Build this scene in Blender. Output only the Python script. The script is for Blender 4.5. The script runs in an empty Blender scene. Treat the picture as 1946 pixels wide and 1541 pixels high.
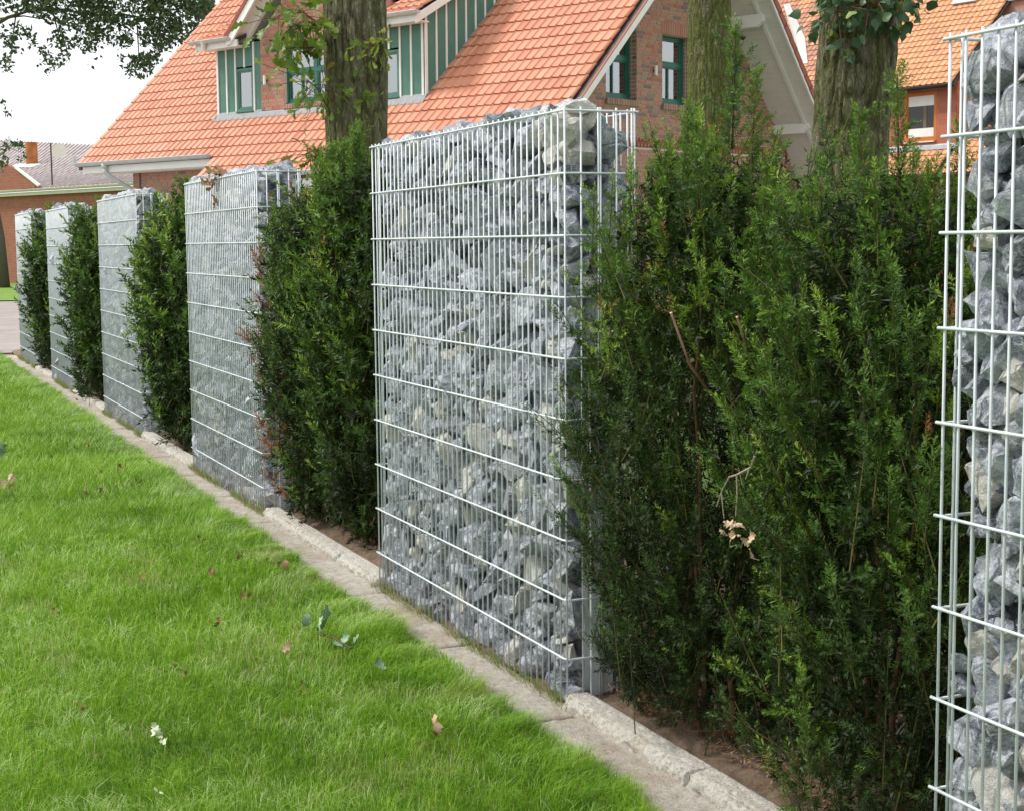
import bpy, bmesh, math, random
import numpy as np
from mathutils import Matrix, Vector, Quaternion
PI = math.pi
rad = math.radians
random.seed(7)
rng = np.random.default_rng(11)
C = bpy.context.scene.collection
scene = bpy.context.scene

# ------------------------------------------------------------------ camera
CAM = Vector((-0.2983, 2.135, 1.5758))
YAW, PITCH, ROLL, FOC = -0.3988, 0.10315, -0.00882, 2966.92
fw = Vector((math.cos(PITCH)*math.cos(YAW), math.cos(PITCH)*math.sin(YAW), -math.sin(PITCH)))
rt0 = Vector((math.sin(YAW), -math.cos(YAW), 0.0))
up0 = rt0.cross(fw)
rt = rt0*math.cos(ROLL) + up0*math.sin(ROLL)
up = -rt0*math.sin(ROLL) + up0*math.cos(ROLL)
cd = bpy.data.cameras.new('camera')
cam = bpy.data.objects.new('camera', cd)
C.objects.link(cam)
m = Matrix((rt, up, -fw)).transposed().to_4x4()
m.translation = CAM
cam.matrix_world = m
cd.sensor_width = 36.0
cd.lens = FOC/1946.0*36.0
cd.clip_start = 0.1
cd.clip_end = 2000
cd.dof.use_dof = False
scene.camera = cam

# ------------------------------------------------------------------ light
SUN_DIR = Vector((0.50, 0.72, 1.10)).normalized()      # towards the sun
w = bpy.data.worlds.new('World')
scene.world = w
w.use_nodes = True
nt = w.node_tree
bg = nt.nodes['Background']
sky = nt.nodes.new('ShaderNodeTexSky')
sky.sky_type = 'NISHITA'
sky.sun_disc = False
sky.sun_elevation = math.asin(SUN_DIR.z)
sky.sun_rotation = math.atan2(SUN_DIR.x, SUN_DIR.y)
sky.dust_density = 4.0
sky.air_density = 1.0
hs = nt.nodes.new('ShaderNodeHueSaturation')
hs.inputs['Saturation'].default_value = 0.22
mixw = nt.nodes.new('ShaderNodeMix')
mixw.data_type = 'RGBA'
mixw.inputs[0].default_value = 0.75
mixw.inputs[7].default_value = (11.0, 11.3, 11.6, 1)
nt.links.new(sky.outputs[0], hs.inputs['Color'])
nt.links.new(hs.outputs[0], mixw.inputs[6])
nt.links.new(mixw.outputs[2], bg.inputs['Color'])
bg.inputs['Strength'].default_value = 0.088
sd = bpy.data.lights.new('sun', 'SUN')
sd.energy = 2.3
sd.angle = rad(10)
sd.color = (1.0, 0.96, 0.90)
sun = bpy.data.objects.new('sun', sd)
sun.rotation_euler = SUN_DIR.to_track_quat('Z', 'Y').to_euler()
C.objects.link(sun)
vs = scene.view_settings
vs.view_transform = 'Standard'
vs.look = 'None'
vs.exposure = 0.6
vs.gamma = 1.0

# ------------------------------------------------------------------ helpers
def tag(o, label=None, cat=None, group=None, kind=None):
    if label: o['label'] = label
    if cat: o['category'] = cat
    if group: o['group'] = group
    if kind: o['kind'] = kind
    return o

def empty(name, loc=(0, 0, 0), rz=0.0, parent=None):
    o = bpy.data.objects.new(name, None)
    C.objects.link(o)
    o.location = loc
    o.rotation_euler = (0, 0, rz)
    o.empty_display_size = 0.2
    if parent: o.parent = parent
    return o

def place(name, data, parent=None, M=None):
    o = bpy.data.objects.new(name, data)
    C.objects.link(o)
    if parent is not None: o.parent = parent
    if M is not None: o.matrix_basis = M
    return o

class MB:
    """collects triangles and quads with a per-vertex tint"""
    def __init__(self):
        self.v = []; self.q = []; self.t = []; self.tint = []; self.n = 0; self.qm = []; self.tm = []
    def add(self, v, quads=None, tris=None, tint=0.5, mat=0):
        v = np.asarray(v, dtype=np.float32).reshape(-1, 3)
        if quads is not None and len(quads):
            q = np.asarray(quads, dtype=np.int32).reshape(-1, 4) + self.n
            self.q.append(q); self.qm.append(np.full(len(q), mat, np.int32))
        if tris is not None and len(tris):
            t = np.asarray(tris, dtype=np.int32).reshape(-1, 3) + self.n
            self.t.append(t); self.tm.append(np.full(len(t), mat, np.int32))
        self.v.append(v)
        self.tint.append(np.broadcast_to(np.asarray(tint, dtype=np.float32), (len(v),)))
        self.n += len(v)
        return self
    def box(self, x0, x1, y0, y1, z0, z1, tint=0.5, mat=0, M=None):
        v = np.array([[x, y, z] for z in (z0, z1) for y in (y0, y1) for x in (x0, x1)], dtype=np.float32)
        if M is not None:
            A = np.array(M); v = v @ A[:3, :3].T + A[:3, 3]
        return self.add(v, [[0, 2, 3, 1], [4, 5, 7, 6], [0, 1, 5, 4], [2, 6, 7, 3], [0, 4, 6, 2], [1, 3, 7, 5]], None, tint, mat)
    def prism(self, pts, d, tint=0.5, mat=0):
        """polygon pts (list of 3-vectors) extruded by vector d"""
        p = np.array(pts, dtype=np.float32); n = len(p)
        v = np.vstack([p, p+np.array(d, dtype=np.float32)])
        quads = [[i, (i+1) % n, n+(i+1) % n, n+i] for i in range(n)]
        tris = [[0, i+1, i] for i in range(1, n-1)] + [[n, n+i, n+i+1] for i in range(1, n-1)]
        return self.add(v, quads, tris, tint, mat)
    def tube(self, pts, rads, n=8, tint=0.5, mat=0, cap=True):
        pts = np.array(pts, dtype=np.float64); k = len(pts)
        rads = np.broadcast_to(np.asarray(rads, dtype=float), (k,))
        T = np.gradient(pts, axis=0); T /= np.linalg.norm(T, axis=1)[:, None]+1e-12
        ref = np.array([0, 0, 1.0]) if abs(T[0][2]) < 0.9 else np.array([1.0, 0, 0])
        N = np.cross(T[0], ref); N /= np.linalg.norm(N)
        vs_ = []
        ang = np.arange(n)*2*PI/n
        for i in range(k):
            N = N - T[i]*(N@T[i]); N /= np.linalg.norm(N)+1e-12
            B = np.cross(T[i], N)
            vs_.append(pts[i] + rads[i]*(np.cos(ang)[:, None]*N + np.sin(ang)[:, None]*B))
        v = np.vstack(vs_)
        q = [[i*n+j, i*n+(j+1) % n, (i+1)*n+(j+1) % n, (i+1)*n+j] for i in range(k-1) for j in range(n)]
        t = []
        if cap:
            t = [[0, j+1, j] for j in range(1, n-1)] + [[(k-1)*n, (k-1)*n+j, (k-1)*n+j+1] for j in range(1, n-1)]
        return self.add(v, q, t, tint, mat)
    def mesh(self, name, mats, smooth=False):
        me = bpy.data.meshes.new(name)
        V = np.vstack(self.v) if self.v else np.zeros((0, 3), np.float32)
        Q = np.vstack(self.q) if self.q else np.zeros((0, 4), np.int32)
        T = np.vstack(self.t) if self.t else np.zeros((0, 3), np.int32)
        me.vertices.add(len(V)); me.vertices.foreach_set('co', V.ravel())
        me.loops.add(len(Q)*4+len(T)*3)
        me.loops.foreach_set('vertex_index', np.concatenate([Q.ravel(), T.ravel()]))
        me.polygons.add(len(Q)+len(T))
        st = np.concatenate([np.arange(len(Q))*4, len(Q)*4+np.arange(len(T))*3]).astype(np.int32)
        me.polygons.foreach_set('loop_start', st)
        if not isinstance(mats, (list, tuple)): mats = [mats]
        for mm in mats: me.materials.append(mm)
        mi = np.concatenate(self.qm+self.tm) if (self.qm or self.tm) else np.zeros(0, np.int32)
        me.polygons.foreach_set('material_index', mi)
        me.polygons.foreach_set('use_smooth', np.full(len(st), smooth, dtype=bool))
        me.update(calc_edges=True)
        at = me.attributes.new('tint', 'FLOAT', 'POINT')
        at.data.foreach_set('value', np.concatenate(self.tint).astype(np.float32))
        me.validate()
        return me
    def build(self, name, mats, parent=None, M=None, smooth=False, kind=None):
        o = place(name, self.mesh(name, mats, smooth), parent, M)
        if kind: o['kind'] = kind
        return o

def in_view(p, pad=0.03):
    d = Vector(p)-CAM
    z = d.dot(fw)
    if z < 0.2: return False
    x = d.dot(rt)/z*FOC/1946*1.0; y = d.dot(up)/z*FOC/1541
    return abs(x) < 0.5+pad and abs(y) < 0.5+pad

class Pieces:
    """alike pieces: the ones that show largest become objects, the rest one joined part"""
    def __init__(self, protos, mats, levels=5, smooth=False):
        self.protos = protos; self.mats = mats; self.items = []; self.L = levels; self.cache = {}; self.smooth = smooth; self.rest = None
    def add(self, M, k=0, tint=0.5, bonus=1.0):
        self.items.append((M, k, tint, bonus))
    def finish(self, name, parent, world, limit=300, restname=None, minscore=0.0):
        sc = []
        for i, (M, k, t, b) in enumerate(self.items):
            p = (world @ M).translation
            s = b/((p-CAM).length) if in_view(p) else 0.0
            sc.append(s)
        order = sorted(range(len(sc)), key=lambda i: -sc[i])
        single = [i for i in order[:limit] if sc[i] > minscore]
        S = set(single)
        for i in single:
            M, k, t, b = self.items[i]
            lv = min(self.L-1, int(t*self.L)); key = (k, lv)
            if key not in self.cache:
                mb = MB(); v, q, tr = self.protos[k]
                mb.add(v, q, tr, (lv+0.5)/self.L)
                self.cache[key] = mb.mesh(name, self.mats, self.smooth)
            place(name, self.cache[key], parent, M)
        mb = MB()
        for i, (M, k, t, b) in enumerate(self.items):
            if i in S: continue
            v, q, tr = (self.rest or self.protos)[k]
            A = np.array(M)
            mb.add(np.asarray(v) @ A[:3, :3].T + A[:3, 3], q, tr, t)
        if mb.n:
            mb.build(restname or name, self.mats, parent, smooth=self.smooth, kind='stuff')

BOX_V = np.array([[x, y, z] for z in (-.5, .5) for y in (-.5, .5) for x in (-.5, .5)], dtype=np.float32)
BOX_Q = [[0, 2, 3, 1], [4, 5, 7, 6], [0, 1, 5, 4], [2, 6, 7, 3], [0, 4, 6, 2], [1, 3, 7, 5]]

def TRS(x, y, z, sx=1, sy=1, sz=1, rot=None):
    M = Matrix.Translation((x, y, z))
    if rot is not None: M = M @ rot
    return M @ Matrix.Diagonal((sx, sy, sz, 1))

# numpy value noise ---------------------------------------------------------
def _h(ix, iy, iz, seed):
    n = (ix*374761393 + iy*668265263 + iz*2147483647 + seed*1274126177) & 0xFFFFFFFF
    n = ((n ^ (n >> 13))*1274126177) & 0xFFFFFFFF
    n = n ^ (n >> 16)
    return (n & 0xFFFF)/65535.0
def noise(x, y, z=0.0, seed=0):
    x = np.asarray(x, float); y = np.asarray(y, float); z = np.asarray(z, float)
    x, y, z = np.broadcast_arrays(x, y, z)
    ix = np.floor(x).astype(np.int64); iy = np.floor(y).astype(np.int64); iz = np.floor(z).astype(np.int64)
    fx = x-ix; fy = y-iy; fz = z-iz
    fx = fx*fx*(3-2*fx); fy = fy*fy*(3-2*fy); fz = fz*fz*(3-2*fz)
    r = 0
    for dx in (0, 1):
        for dy in (0, 1):
            for dz in (0, 1):
                r = r + _h(ix+dx, iy+dy, iz+dz, seed)*(fx if dx else 1-fx)*(fy if dy else 1-fy)*(fz if dz else 1-fz)
    return r
def fbm(x, y, z=0.0, seed=0, o=4):
    s = 0; a = 0.5
    for i in range(o):
        s = s + a*noise(np.asarray(x)*2**i, np.asarray(y)*2**i, np.asarray(z)*2**i, seed+i); a *= 0.5
    return s

# ------------------------------------------------------------------ materials
class NT:
    def __init__(self, name):
        self.m = bpy.data.materials.new(name); self.m.use_nodes = True
        self.t = self.m.node_tree; self.b = self.t.nodes['Principled BSDF']; self.out = self.t.nodes['Material Output']
    def n(self, typ, **kw):
        nd = self.t.nodes.new(typ)
        for k, v in kw.items(): setattr(nd, k, v)
        return nd
    def l(self, a, b): self.t.links.new(a, b)
    def pos(self, scale=(1, 1, 1), obj=False):
        mp = self.n('ShaderNodeMapping'); mp.inputs['Scale'].default_value = scale
        if obj: self.l(self.n('ShaderNodeTexCoord').outputs['Object'], mp.inputs[0])
        else: self.l(self.n('ShaderNodeNewGeometry').outputs['Position'], mp.inputs[0])
        return mp.outputs[0]
    def noise(self, scale, detail=4, rough=0.55, vec=None, dist=0.0):
        nd = self.n('ShaderNodeTexNoise'); nd.inputs['Scale'].default_value = scale
        nd.inputs['Detail'].default_value = detail; nd.inputs['Roughness'].default_value = rough
        nd.inputs['Distortion'].default_value = dist
        if vec is not None: self.l(vec, nd.inputs['Vector'])
        return nd.outputs['Fac']
    def ramp(self, fac, stops, interp='LINEAR'):
        nd = self.n('ShaderNodeValToRGB'); cr = nd.color_ramp; cr.interpolation = interp
        while len(cr.elements) < len(stops): cr.elements.new(0.5)
        for e, (p, c) in zip(cr.elements, stops):
            e.position = p; e.color = (c[0], c[1], c[2], 1) if not isinstance(c, float) else (c, c, c, 1)
        self.l(fac, nd.inputs[0]); return nd.outputs[0]
    def mix(self, f, a, b, mode='MIX'):
        nd = self.n('ShaderNodeMix', data_type='RGBA', blend_type=mode)
        for s, val in ((0, f), (6, a), (7, b)):
            if hasattr(val, 'node'): self.l(val, nd.inputs[s])
            elif isinstance(val, (int, float)): nd.inputs[s].default_value = val
            else: nd.inputs[s].default_value = (*val, 1)
        return nd.outputs[2]
    def math(self, op, a, b=0.0, c=None):
        nd = self.n('ShaderNodeMath', operation=op)
        for i, val in enumerate((a, b, c)):
            if val is None: continue
            if hasattr(val, 'node'): self.l(val, nd.inputs[i])
            else: nd.inputs[i].default_value = val
        return nd.outputs[0]
    def tint(self):
        nd = self.n('ShaderNodeAttribute', attribute_name='tint'); return nd.outputs['Fac']
    def bump(self, h, strength=0.5, dist=0.01):
        nd = self.n('ShaderNodeBump'); nd.inputs['Strength'].default_value = strength
        nd.inputs['Distance'].default_value = dist; self.l(h, nd.inputs['Height'])
        self.l(nd.outputs[0], self.b.inputs['Normal'])
    def fin(self, col=None, rough=0.7, spec=0.3, metal=0.0):
        if col is not None:
            if hasattr(col, 'node'): self.l(col, self.b.inputs['Base Color'])
            else: self.b.inputs['Base Color'].default_value = (*col, 1)
        if hasattr(rough, 'node'): self.l(rough, self.b.inputs['Roughness'])
        else: self.b.inputs['Roughness'].default_value = rough
        self.b.inputs['Specular IOR Level'].default_value = spec
        self.b.inputs['Metallic'].default_value = metal
        return self.m

def mat_simple(name, a, b, scale=20.0, rough=0.6, spec=0.3, bump=0.0, metal=0.0, bscale=None):
    t = NT(name); p = t.pos(); f = t.noise(scale, 5, 0.6, p)
    c = t.ramp(f, [(0.3, a), (0.7, b)])
    if bump: t.bump(t.noise(bscale or scale*3, 4, 0.6, p), bump, 0.005)
    return t.fin(c, rough, spec, metal)

def mat_stone():
    t = NT('crushed_limestone'); p = t.pos(); ti = t.tint()
    f1 = t.noise(12, 8, 0.74, p, 0.5)
    base = t.ramp(f1, [(0.36, (0.060, 0.072, 0.11)), (0.465, (0.20, 0.225, 0.285)), (0.56, (0.42, 0.45, 0.515)), (0.65, (0.78, 0.80, 0.85))])
    dark = t.mix(t.ramp(ti, [(0.0, 0.85), (0.35, 0.0)]), base, (0.055, 0.062, 0.075))
    # pale calcite veins
    wv = t.noise(7, 5, 0.65, p, 1.6)
    vein = t.ramp(t.math('ABSOLUTE', t.math('SUBTRACT', wv, 0.5)), [(0.0, 1.0), (0.016, 0.55), (0.04, 0.0)])
    vein2 = t.ramp(t.math('ABSOLUTE', t.math('SUBTRACT', t.noise(24, 4, 0.7, p, 1.2), 0.5)), [(0.0, 0.6), (0.02, 0.15), (0.045, 0.0)])
    vv = t.math('MAXIMUM', vein, vein2)
    c = t.mix(t.math('MULTIPLY', vv, 0.8), dark, (0.68, 0.71, 0.74))
    # pale dust on broken faces
    c = t.mix(t.ramp(t.noise(4.5, 3, 0.6, p), [(0.45, 0.0), (0.7, 0.35)]), c, (0.50, 0.52, 0.54))
    cream = t.ramp(t.noise(22, 5, 0.6, p), [(0.3, (0.46, 0.43, 0.37)), (0.7, (0.74, 0.72, 0.67))])
    c = t.mix(t.ramp(ti, [(0.86, 0.0), (0.9, 0.85)]), c, cream)
    t.bump(t.noise(38, 6, 0.72, p), 1.0, 0.020)
    return t.fin(c, 0.5, 0.45)

def mat_needle():
    t = NT('yew_needles'); ti = t.tint()
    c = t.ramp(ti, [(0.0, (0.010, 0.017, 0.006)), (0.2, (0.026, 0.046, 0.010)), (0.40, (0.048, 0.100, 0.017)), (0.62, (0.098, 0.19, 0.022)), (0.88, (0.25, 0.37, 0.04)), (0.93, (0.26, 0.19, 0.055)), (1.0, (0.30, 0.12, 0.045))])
    t.fin(c, 0.5, 0.25)
    tr = t.n('ShaderNodeBsdfTranslucent'); t.l(c, tr.inputs[0])
    mx = t.n('ShaderNodeMixShader'); mx.inputs[0].default_value = 0.22
    t.l(t.b.outputs[0], mx.inputs[1]); t.l(tr.outputs[0], mx.inputs[2]); t.l(mx.outputs[0], t.out.inputs[0])
    return t.m

def mat_leaf(name, stops, trans=0.35, rough=0.45):
    t = NT(name); ti = t.tint(); p = t.pos()
    c = t.ramp(ti, stops)
    c = t.mix(t.ramp(t.noise(60, 3, 0.6, p), [(0.35, 0.0), (0.75, 0.4)]), c, (0.10, 0.13, 0.03), 'MIX') if trans else c
    t.fin(c, rough, 0.35)
    tr = t.n('ShaderNodeBsdfTranslucent'); t.l(c, tr.inputs[0])
    mx = t.n('ShaderNodeMixShader'); mx.inputs[0].default_value = trans
    t.l(t.b.outputs[0], mx.inputs[1]); t.l(tr.outputs[0], mx.inputs[2]); t.l(mx.outputs[0], t.out.inputs[0])
    return t.m

def mat_grass():
    t = NT('lawn_grass'); ti = t.tint()
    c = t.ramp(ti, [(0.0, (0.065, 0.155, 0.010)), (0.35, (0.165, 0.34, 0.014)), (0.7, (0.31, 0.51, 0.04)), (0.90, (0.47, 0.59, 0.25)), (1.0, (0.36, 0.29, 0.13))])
    t.fin(c, 0.45, 0.3)
    tr = t.n('ShaderNodeBsdfTranslucent'); t.l(c, tr.inputs[0])
    mx = t.n('ShaderNodeMixShader'); mx.inputs[0].default_value = 0.35
    t.l(t.b.outputs[0], mx.inputs[1]); t.l(tr.outputs[0], mx.inputs[2]); t.l(mx.outputs[0], t.out.inputs[0])
    return t.m

def mat_bark(name, moss):
    t = NT(name); p = t.pos((1, 1, 0.3)); ti = t.tint()
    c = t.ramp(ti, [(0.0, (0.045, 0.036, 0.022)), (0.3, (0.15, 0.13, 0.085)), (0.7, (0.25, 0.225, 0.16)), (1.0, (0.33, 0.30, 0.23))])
    c = t.mix(t.ramp(t.noise(30, 5, 0.7, p), [(0.3, 0.0), (0.8, 0.5)]), c, (0.075, 0.06, 0.04))
    pm = t.pos((1, 1, 0.35))
    mo = t.ramp(t.noise(7, 5, 0.65, pm), [(0.5-moss*0.25, 0.0), (0.8-moss*0.2, 1.0)])
    c = t.mix(t.math('MULTIPLY', mo, 0.40+0.35*moss), c, (0.145, 0.17, 0.032))
    rg = t.math('ABSOLUTE', t.math('SUBTRACT', t.noise(34, 4, 0.6, t.pos((1, 1, 0.28)), 0.8), 0.5))
    c = t.mix(t.ramp(rg, [(0.0, 0.55), (0.05, 0.0)]), c, (0.05, 0.042, 0.025))
    hh = t.math('ADD', t.math('MULTIPLY', t.ramp(rg, [(0.0, 0.0), (0.12, 1.0)]), 1.0), t.math('MULTIPLY', t.noise(70, 6, 0.75, p), 0.7))
    t.bump(hh, 1.0, 0.014)
    return t.fin(c, 0.88, 0.15)

def mat_brick(name='facing_brick'):
    t = NT(name); ti = t.tint(); p = t.pos()
    c = t.ramp(ti, [(0.0, (0.19, 0.15, 0.14)), (0.2, (0.38, 0.245, 0.18)), (0.5, (0.47, 0.25, 0.175)), (0.75, (0.46, 0.20, 0.14)), (1.0, (0.42, 0.14, 0.09))])
    c = t.mix(t.ramp(t.noise(18, 5, 0.7, p), [(0.35, 0.0), (0.75, 0.45)]), c, (0.24, 0.17, 0.14))
    t.bump(t.noise(90, 4, 0.6, p), 0.4, 0.004)
    return t.fin(c, 0.8, 0.2)

def mat_tile(name, a, b, c3, spec=0.35):
    t = NT(name); ti = t.tint(); p = t.pos()
    c = t.ramp(ti, [(0.0, a), (0.5, b), (1.0, c3)])
    c = t.mix(t.ramp(t.noise(2.2, 5, 0.6, p), [(0.4, 0.0), (0.75, 0.35)]), c, b)
    c = t.mix(t.ramp(t.noise(25, 5, 0.7, p), [(0.5, 0.0), (0.8, 0.25)]), c, a)
    c = t.mix(t.ramp(t.noise(0.9, 6, 0.7, p), [(0.5, 0.0), (0.72, 0.18)]), c, (0.30, 0.15, 0.10))
    return t.fin(c, 0.55, spec)

def mat_wire():
    t = NT('galvanised_wire'); p = t.pos()
    c = t.ramp(t.noise(14, 3, 0.6, p), [(0.3, (0.50, 0.55, 0.57)), (0.7, (0.66, 0.71, 0.73))])
    t.bump(t.noise(160, 3, 0.6, p), 0.25, 0.001)
    return t.fin(c, 0.45, 0.5, 0.1)

def mat_glass():
    t = NT('window_glass')
    gl = t.n('ShaderNodeBsdfGlossy'); gl.inputs['Roughness'].default_value = 0.02
    gl.inputs['Color'].default_value = (0.9, 0.93, 0.95, 1)
    tp = t.n('ShaderNodeBsdfTransparent'); tp.inputs[0].default_value = (0.86, 0.90, 0.89, 1)
    fr = t.n('ShaderNodeFresnel'); fr.inputs[0].default_value = 1.7
    f2 = t.math('ADD', t.math('MULTIPLY', fr.outputs[0], 1.2), 0.30)
    mx = t.n('ShaderNodeMixShader'); t.l(f2, mx.inputs[0]); t.l(tp.outputs[0], mx.inputs[1]); t.l(gl.outputs[0], mx.inputs[2])
    t.l(mx.outputs[0], t.out.inputs[0])
    return t.m

def mat_dark_glass():
    t = NT('dark_glass'); return t.fin((0.025, 0.022, 0.02), 0.05, 0.5)

def mat_concrete():
    t = NT('exposed_slab'); p = t.pos()
    c = t.ramp(t.noise(28, 7, 0.75, p), [(0.3, (0.30, 0.265, 0.22)), (0.55, (0.50, 0.46, 0.40)), (0.8, (0.62, 0.585, 0.52))])
    c = t.mix(t.ramp(t.noise(3.2, 4, 0.6, p), [(0.44, 0.0), (0.64, 0.55)]), c, (0.36, 0.27, 0.20))
    vo = t.n('ShaderNodeTexVoronoi'); vo.inputs['Scale'].default_value = 90; t.l(p, vo.inputs['Vector'])
    c = t.mix(t.ramp(vo.outputs['Distance'], [(0.0, 0.6), (0.3, 0.0)]), c, (0.16, 0.135, 0.11))
    c = t.mix(t.ramp(t.noise(11, 6, 0.75, p), [(0.50, 0.0), (0.66, 0.5)]), c, (0.62, 0.58, 0.51))
    t.bump(t.math('ADD', t.noise(120, 6, 0.75, p), t.math('MULTIPLY', t.noise(26, 5, 0.7, p), 1.6)), 1.0, 0.010)
    return t.fin(c, 0.9, 0.15)

def mat_granite():
    t = NT('kerb_granite'); p = t.pos()
    c = t.ramp(t.noise(95, 5, 0.8, p), [(0.34, (0.25, 0.24, 0.21)), (0.5, (0.52, 0.49, 0.43)), (0.75, (0.72, 0.70, 0.64))])
    c = t.mix(t.ramp(t.noise(6, 5, 0.7, p), [(0.48, 0.0), (0.75, 0.5)]), c, (0.42, 0.35, 0.25))
    t.bump(t.noise(80, 6, 0.8, p), 1.0, 0.01)
    return t.fin(c, 0.85, 0.2)

def mat_soil():
    t = NT('bed_soil'); p = t.pos()
    c = t.ramp(t.noise(22, 7, 0.75, p), [(0.3, (0.13, 0.09, 0.06)), (0.6, (0.28, 0.205, 0.145)), (0.85, (0.40, 0.32, 0.245))])
    t.bump(t.noise(60, 7, 0.8, p), 1.0, 0.02)
    return t.fin(c, 0.95, 0.1)

def mat_lawnbase():  # thatch and soil between the blades
    t = NT('lawn_ground'); p = t.pos()
    c = t.ramp(t.noise(14, 6, 0.7, p), [(0.3, (0.05, 0.10, 0.01)), (0.7, (0.12, 0.20, 0.02))])
    return t.fin(c, 0.95, 0.05)

def mat_road():
    t = NT('worn_asphalt'); p = t.pos()
    c = t.ramp(t.noise(1.2, 7, 0.7, p), [(0.3, (0.25, 0.215, 0.205)), (0.7, (0.37, 0.33, 0.31))])
    cr = t.ramp(t.math('ABSOLUTE', t.math('SUBTRACT', t.noise(0.5, 3, 0.6, t.pos((1.0, 0.25, 1)), 1.0), 0.5)), [(0.0, 0.12), (0.006, 0.0)])
    c = t.mix(cr, c, (0.13, 0.12, 0.12))
    return t.fin(c, 0.9, 0.15)

def mat_farbrick():
    t = NT('barn_brick')
    br = t.n('ShaderNodeTexBrick'); t.l(t.pos((1, 1, 1), obj=True), br.inputs['Vector'])
    mp = t.t.nodes.new('ShaderNodeMapping'); tc = t.n('ShaderNodeTexCoord')
    t.l(tc.outputs['Object'], mp.inputs[0]); mp.inputs['Rotation'].default_value = (PI/2, 0, 0)
    t.l(mp.outputs[0], br.inputs['Vector'])
    br.inputs['Scale'].default_value = 2.0
    br.inputs['Color1'].default_value = (0.33, 0.125, 0.085, 1); br.inputs['Color2'].default_value = (0.26, 0.10, 0.07, 1)
    br.inputs['Mortar'].default_value = (0.33, 0.20, 0.15, 1); br.inputs['Mortar Size'].default_value = 0.01
    c = t.mix(t.ramp(t.noise(0.9, 5, 0.6, t.pos()), [(0.4, 0.0), (0.75, 0.35)]), br.outputs[0], (0.33, 0.16, 0.115))
    return t.fin(c, 0.85, 0.15)

M_stone = mat_stone(); M_needle = mat_needle(); M_grass = mat_grass(); M_wire = mat_wire()
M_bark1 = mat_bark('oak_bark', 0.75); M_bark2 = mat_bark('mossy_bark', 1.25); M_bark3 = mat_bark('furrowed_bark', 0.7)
M_brick = mat_brick(); M_glass = mat_glass(); M_slab = mat_concrete(); M_granite = mat_granite(); M_soil = mat_soil()
M_lawn = mat_lawnbase(); M_road = mat_road(); M_farbrick = mat_farbrick()
M_tile = mat_tile('red_roof_tile', (0.45, 0.165, 0.095), (0.56, 0.235, 0.14), (0.61, 0.285, 0.18))
M_tile2 = mat_tile('old_orange_pantile', (0.36, 0.185, 0.145), (0.58, 0.28, 0.14), (0.66, 0.36, 0.19))
M_vergetile = mat_simple('verge_tile', (0.24, 0.065, 0.04), (0.34, 0.10, 0.06), 8, 0.5)
M_white = mat_simple('white_paint', (0.74, 0.74, 0.71), (0.82, 0.82, 0.79), 3, 0.45)
M_soffit = mat_simple('soffit_white', (0.66, 0.66, 0.60), (0.74, 0.74, 0.68), 3, 0.5)
M_green = mat_simple('green_boards', (0.075, 0.185, 0.145), (0.10, 0.225, 0.18), 4, 0.5)
M_frame = mat_simple('green_window_paint', (0.012, 0.105, 0.07), (0.018, 0.13, 0.09), 6, 0.35, 0.5)
M_mortar = mat_simple('mortar', (0.60, 0.50, 0.41), (0.70, 0.61, 0.52), 12, 0.9)
M_zinc = mat_simple('zinc', (0.42, 0.45, 0.46), (0.54, 0.57, 0.58), 6, 0.5, 0.5, metal=0.0)
M_lead = mat_simple('lead_flashing', (0.20, 0.21, 0.22), (0.28, 0.29, 0.30), 10, 0.6)
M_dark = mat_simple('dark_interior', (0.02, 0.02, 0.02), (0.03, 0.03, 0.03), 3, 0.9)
M_curtain_reflection = mat_simple('curtain_reflection_white', (0.78, 0.79, 0.78), (0.86, 0.86, 0.85), 3, 0.9)  # net curtains, and white sheets standing in for reflections in panes
M_wood = mat_simple('orange_window_wood', (0.50, 0.16, 0.03), (0.58, 0.20, 0.05), 10, 0.5)
M_shingle = mat_tile('red_fibre_shingle', (0.36, 0.12, 0.075), (0.44, 0.155, 0.095), (0.48, 0.18, 0.115), 0.2)
M_darkgutter = mat_simple('dark_gutter', (0.05, 0.035, 0.035), (0.08, 0.06, 0.055), 6, 0.5)
M_corr = mat_simple('weathered_corrugated_sheet', (0.34, 0.29, 0.28), (0.52, 0.46, 0.45), 1.5, 0.8)
M_rust = mat_simple('rusty_metal', (0.28, 0.09, 0.03), (0.55, 0.22, 0.07), 2.0, 0.85)
M_cream = mat_simple('cream_paint', (0.60, 0.57, 0.47), (0.70, 0.67, 0.58), 3, 0.6)
M_stem = mat_simple('yew_stem', (0.07, 0.038, 0.022), (0.16, 0.085, 0.045), 40, 0.8)
M_twig = mat_simple('yew_green_twig', (0.07, 0.07, 0.02), (0.15, 0.12, 0.035), 30, 0.7)
M_cut = mat_simple('cut_wood', (0.62, 0.50, 0.34), (0.75, 0.64, 0.48), 60, 0.8)
M_box = mat_simple('old_grey_boards', (0.07, 0.06, 0.05), (0.13, 0.115, 0.10), 20, 0.85, bump=0.4)
M_oakleaf = mat_leaf('oak_leaf', [(0.0, (0.035, 0.085, 0.012)), (0.5, (0.15, 0.26, 0.025)), (0.85, (0.36, 0.42, 0.07)), (1.0, (0.28, 0.14, 0.05))])
M_limeleaf = mat_leaf('broad_leaf', [(0.0, (0.03, 0.075, 0.04)), (0.6, (0.07, 0.14, 0.065)), (0.85, (0.20, 0.28, 0.05)), (1.0, (0.30, 0.34, 0.10))], 0.3, 0.4)
M_crown = mat_leaf('far_leaves', [(0.0, (0.02, 0.04, 0.015)), (0.7, (0.045, 0.08, 0.025)), (1.0, (0.10, 0.15, 0.04))], 0.2, 0.6)
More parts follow.
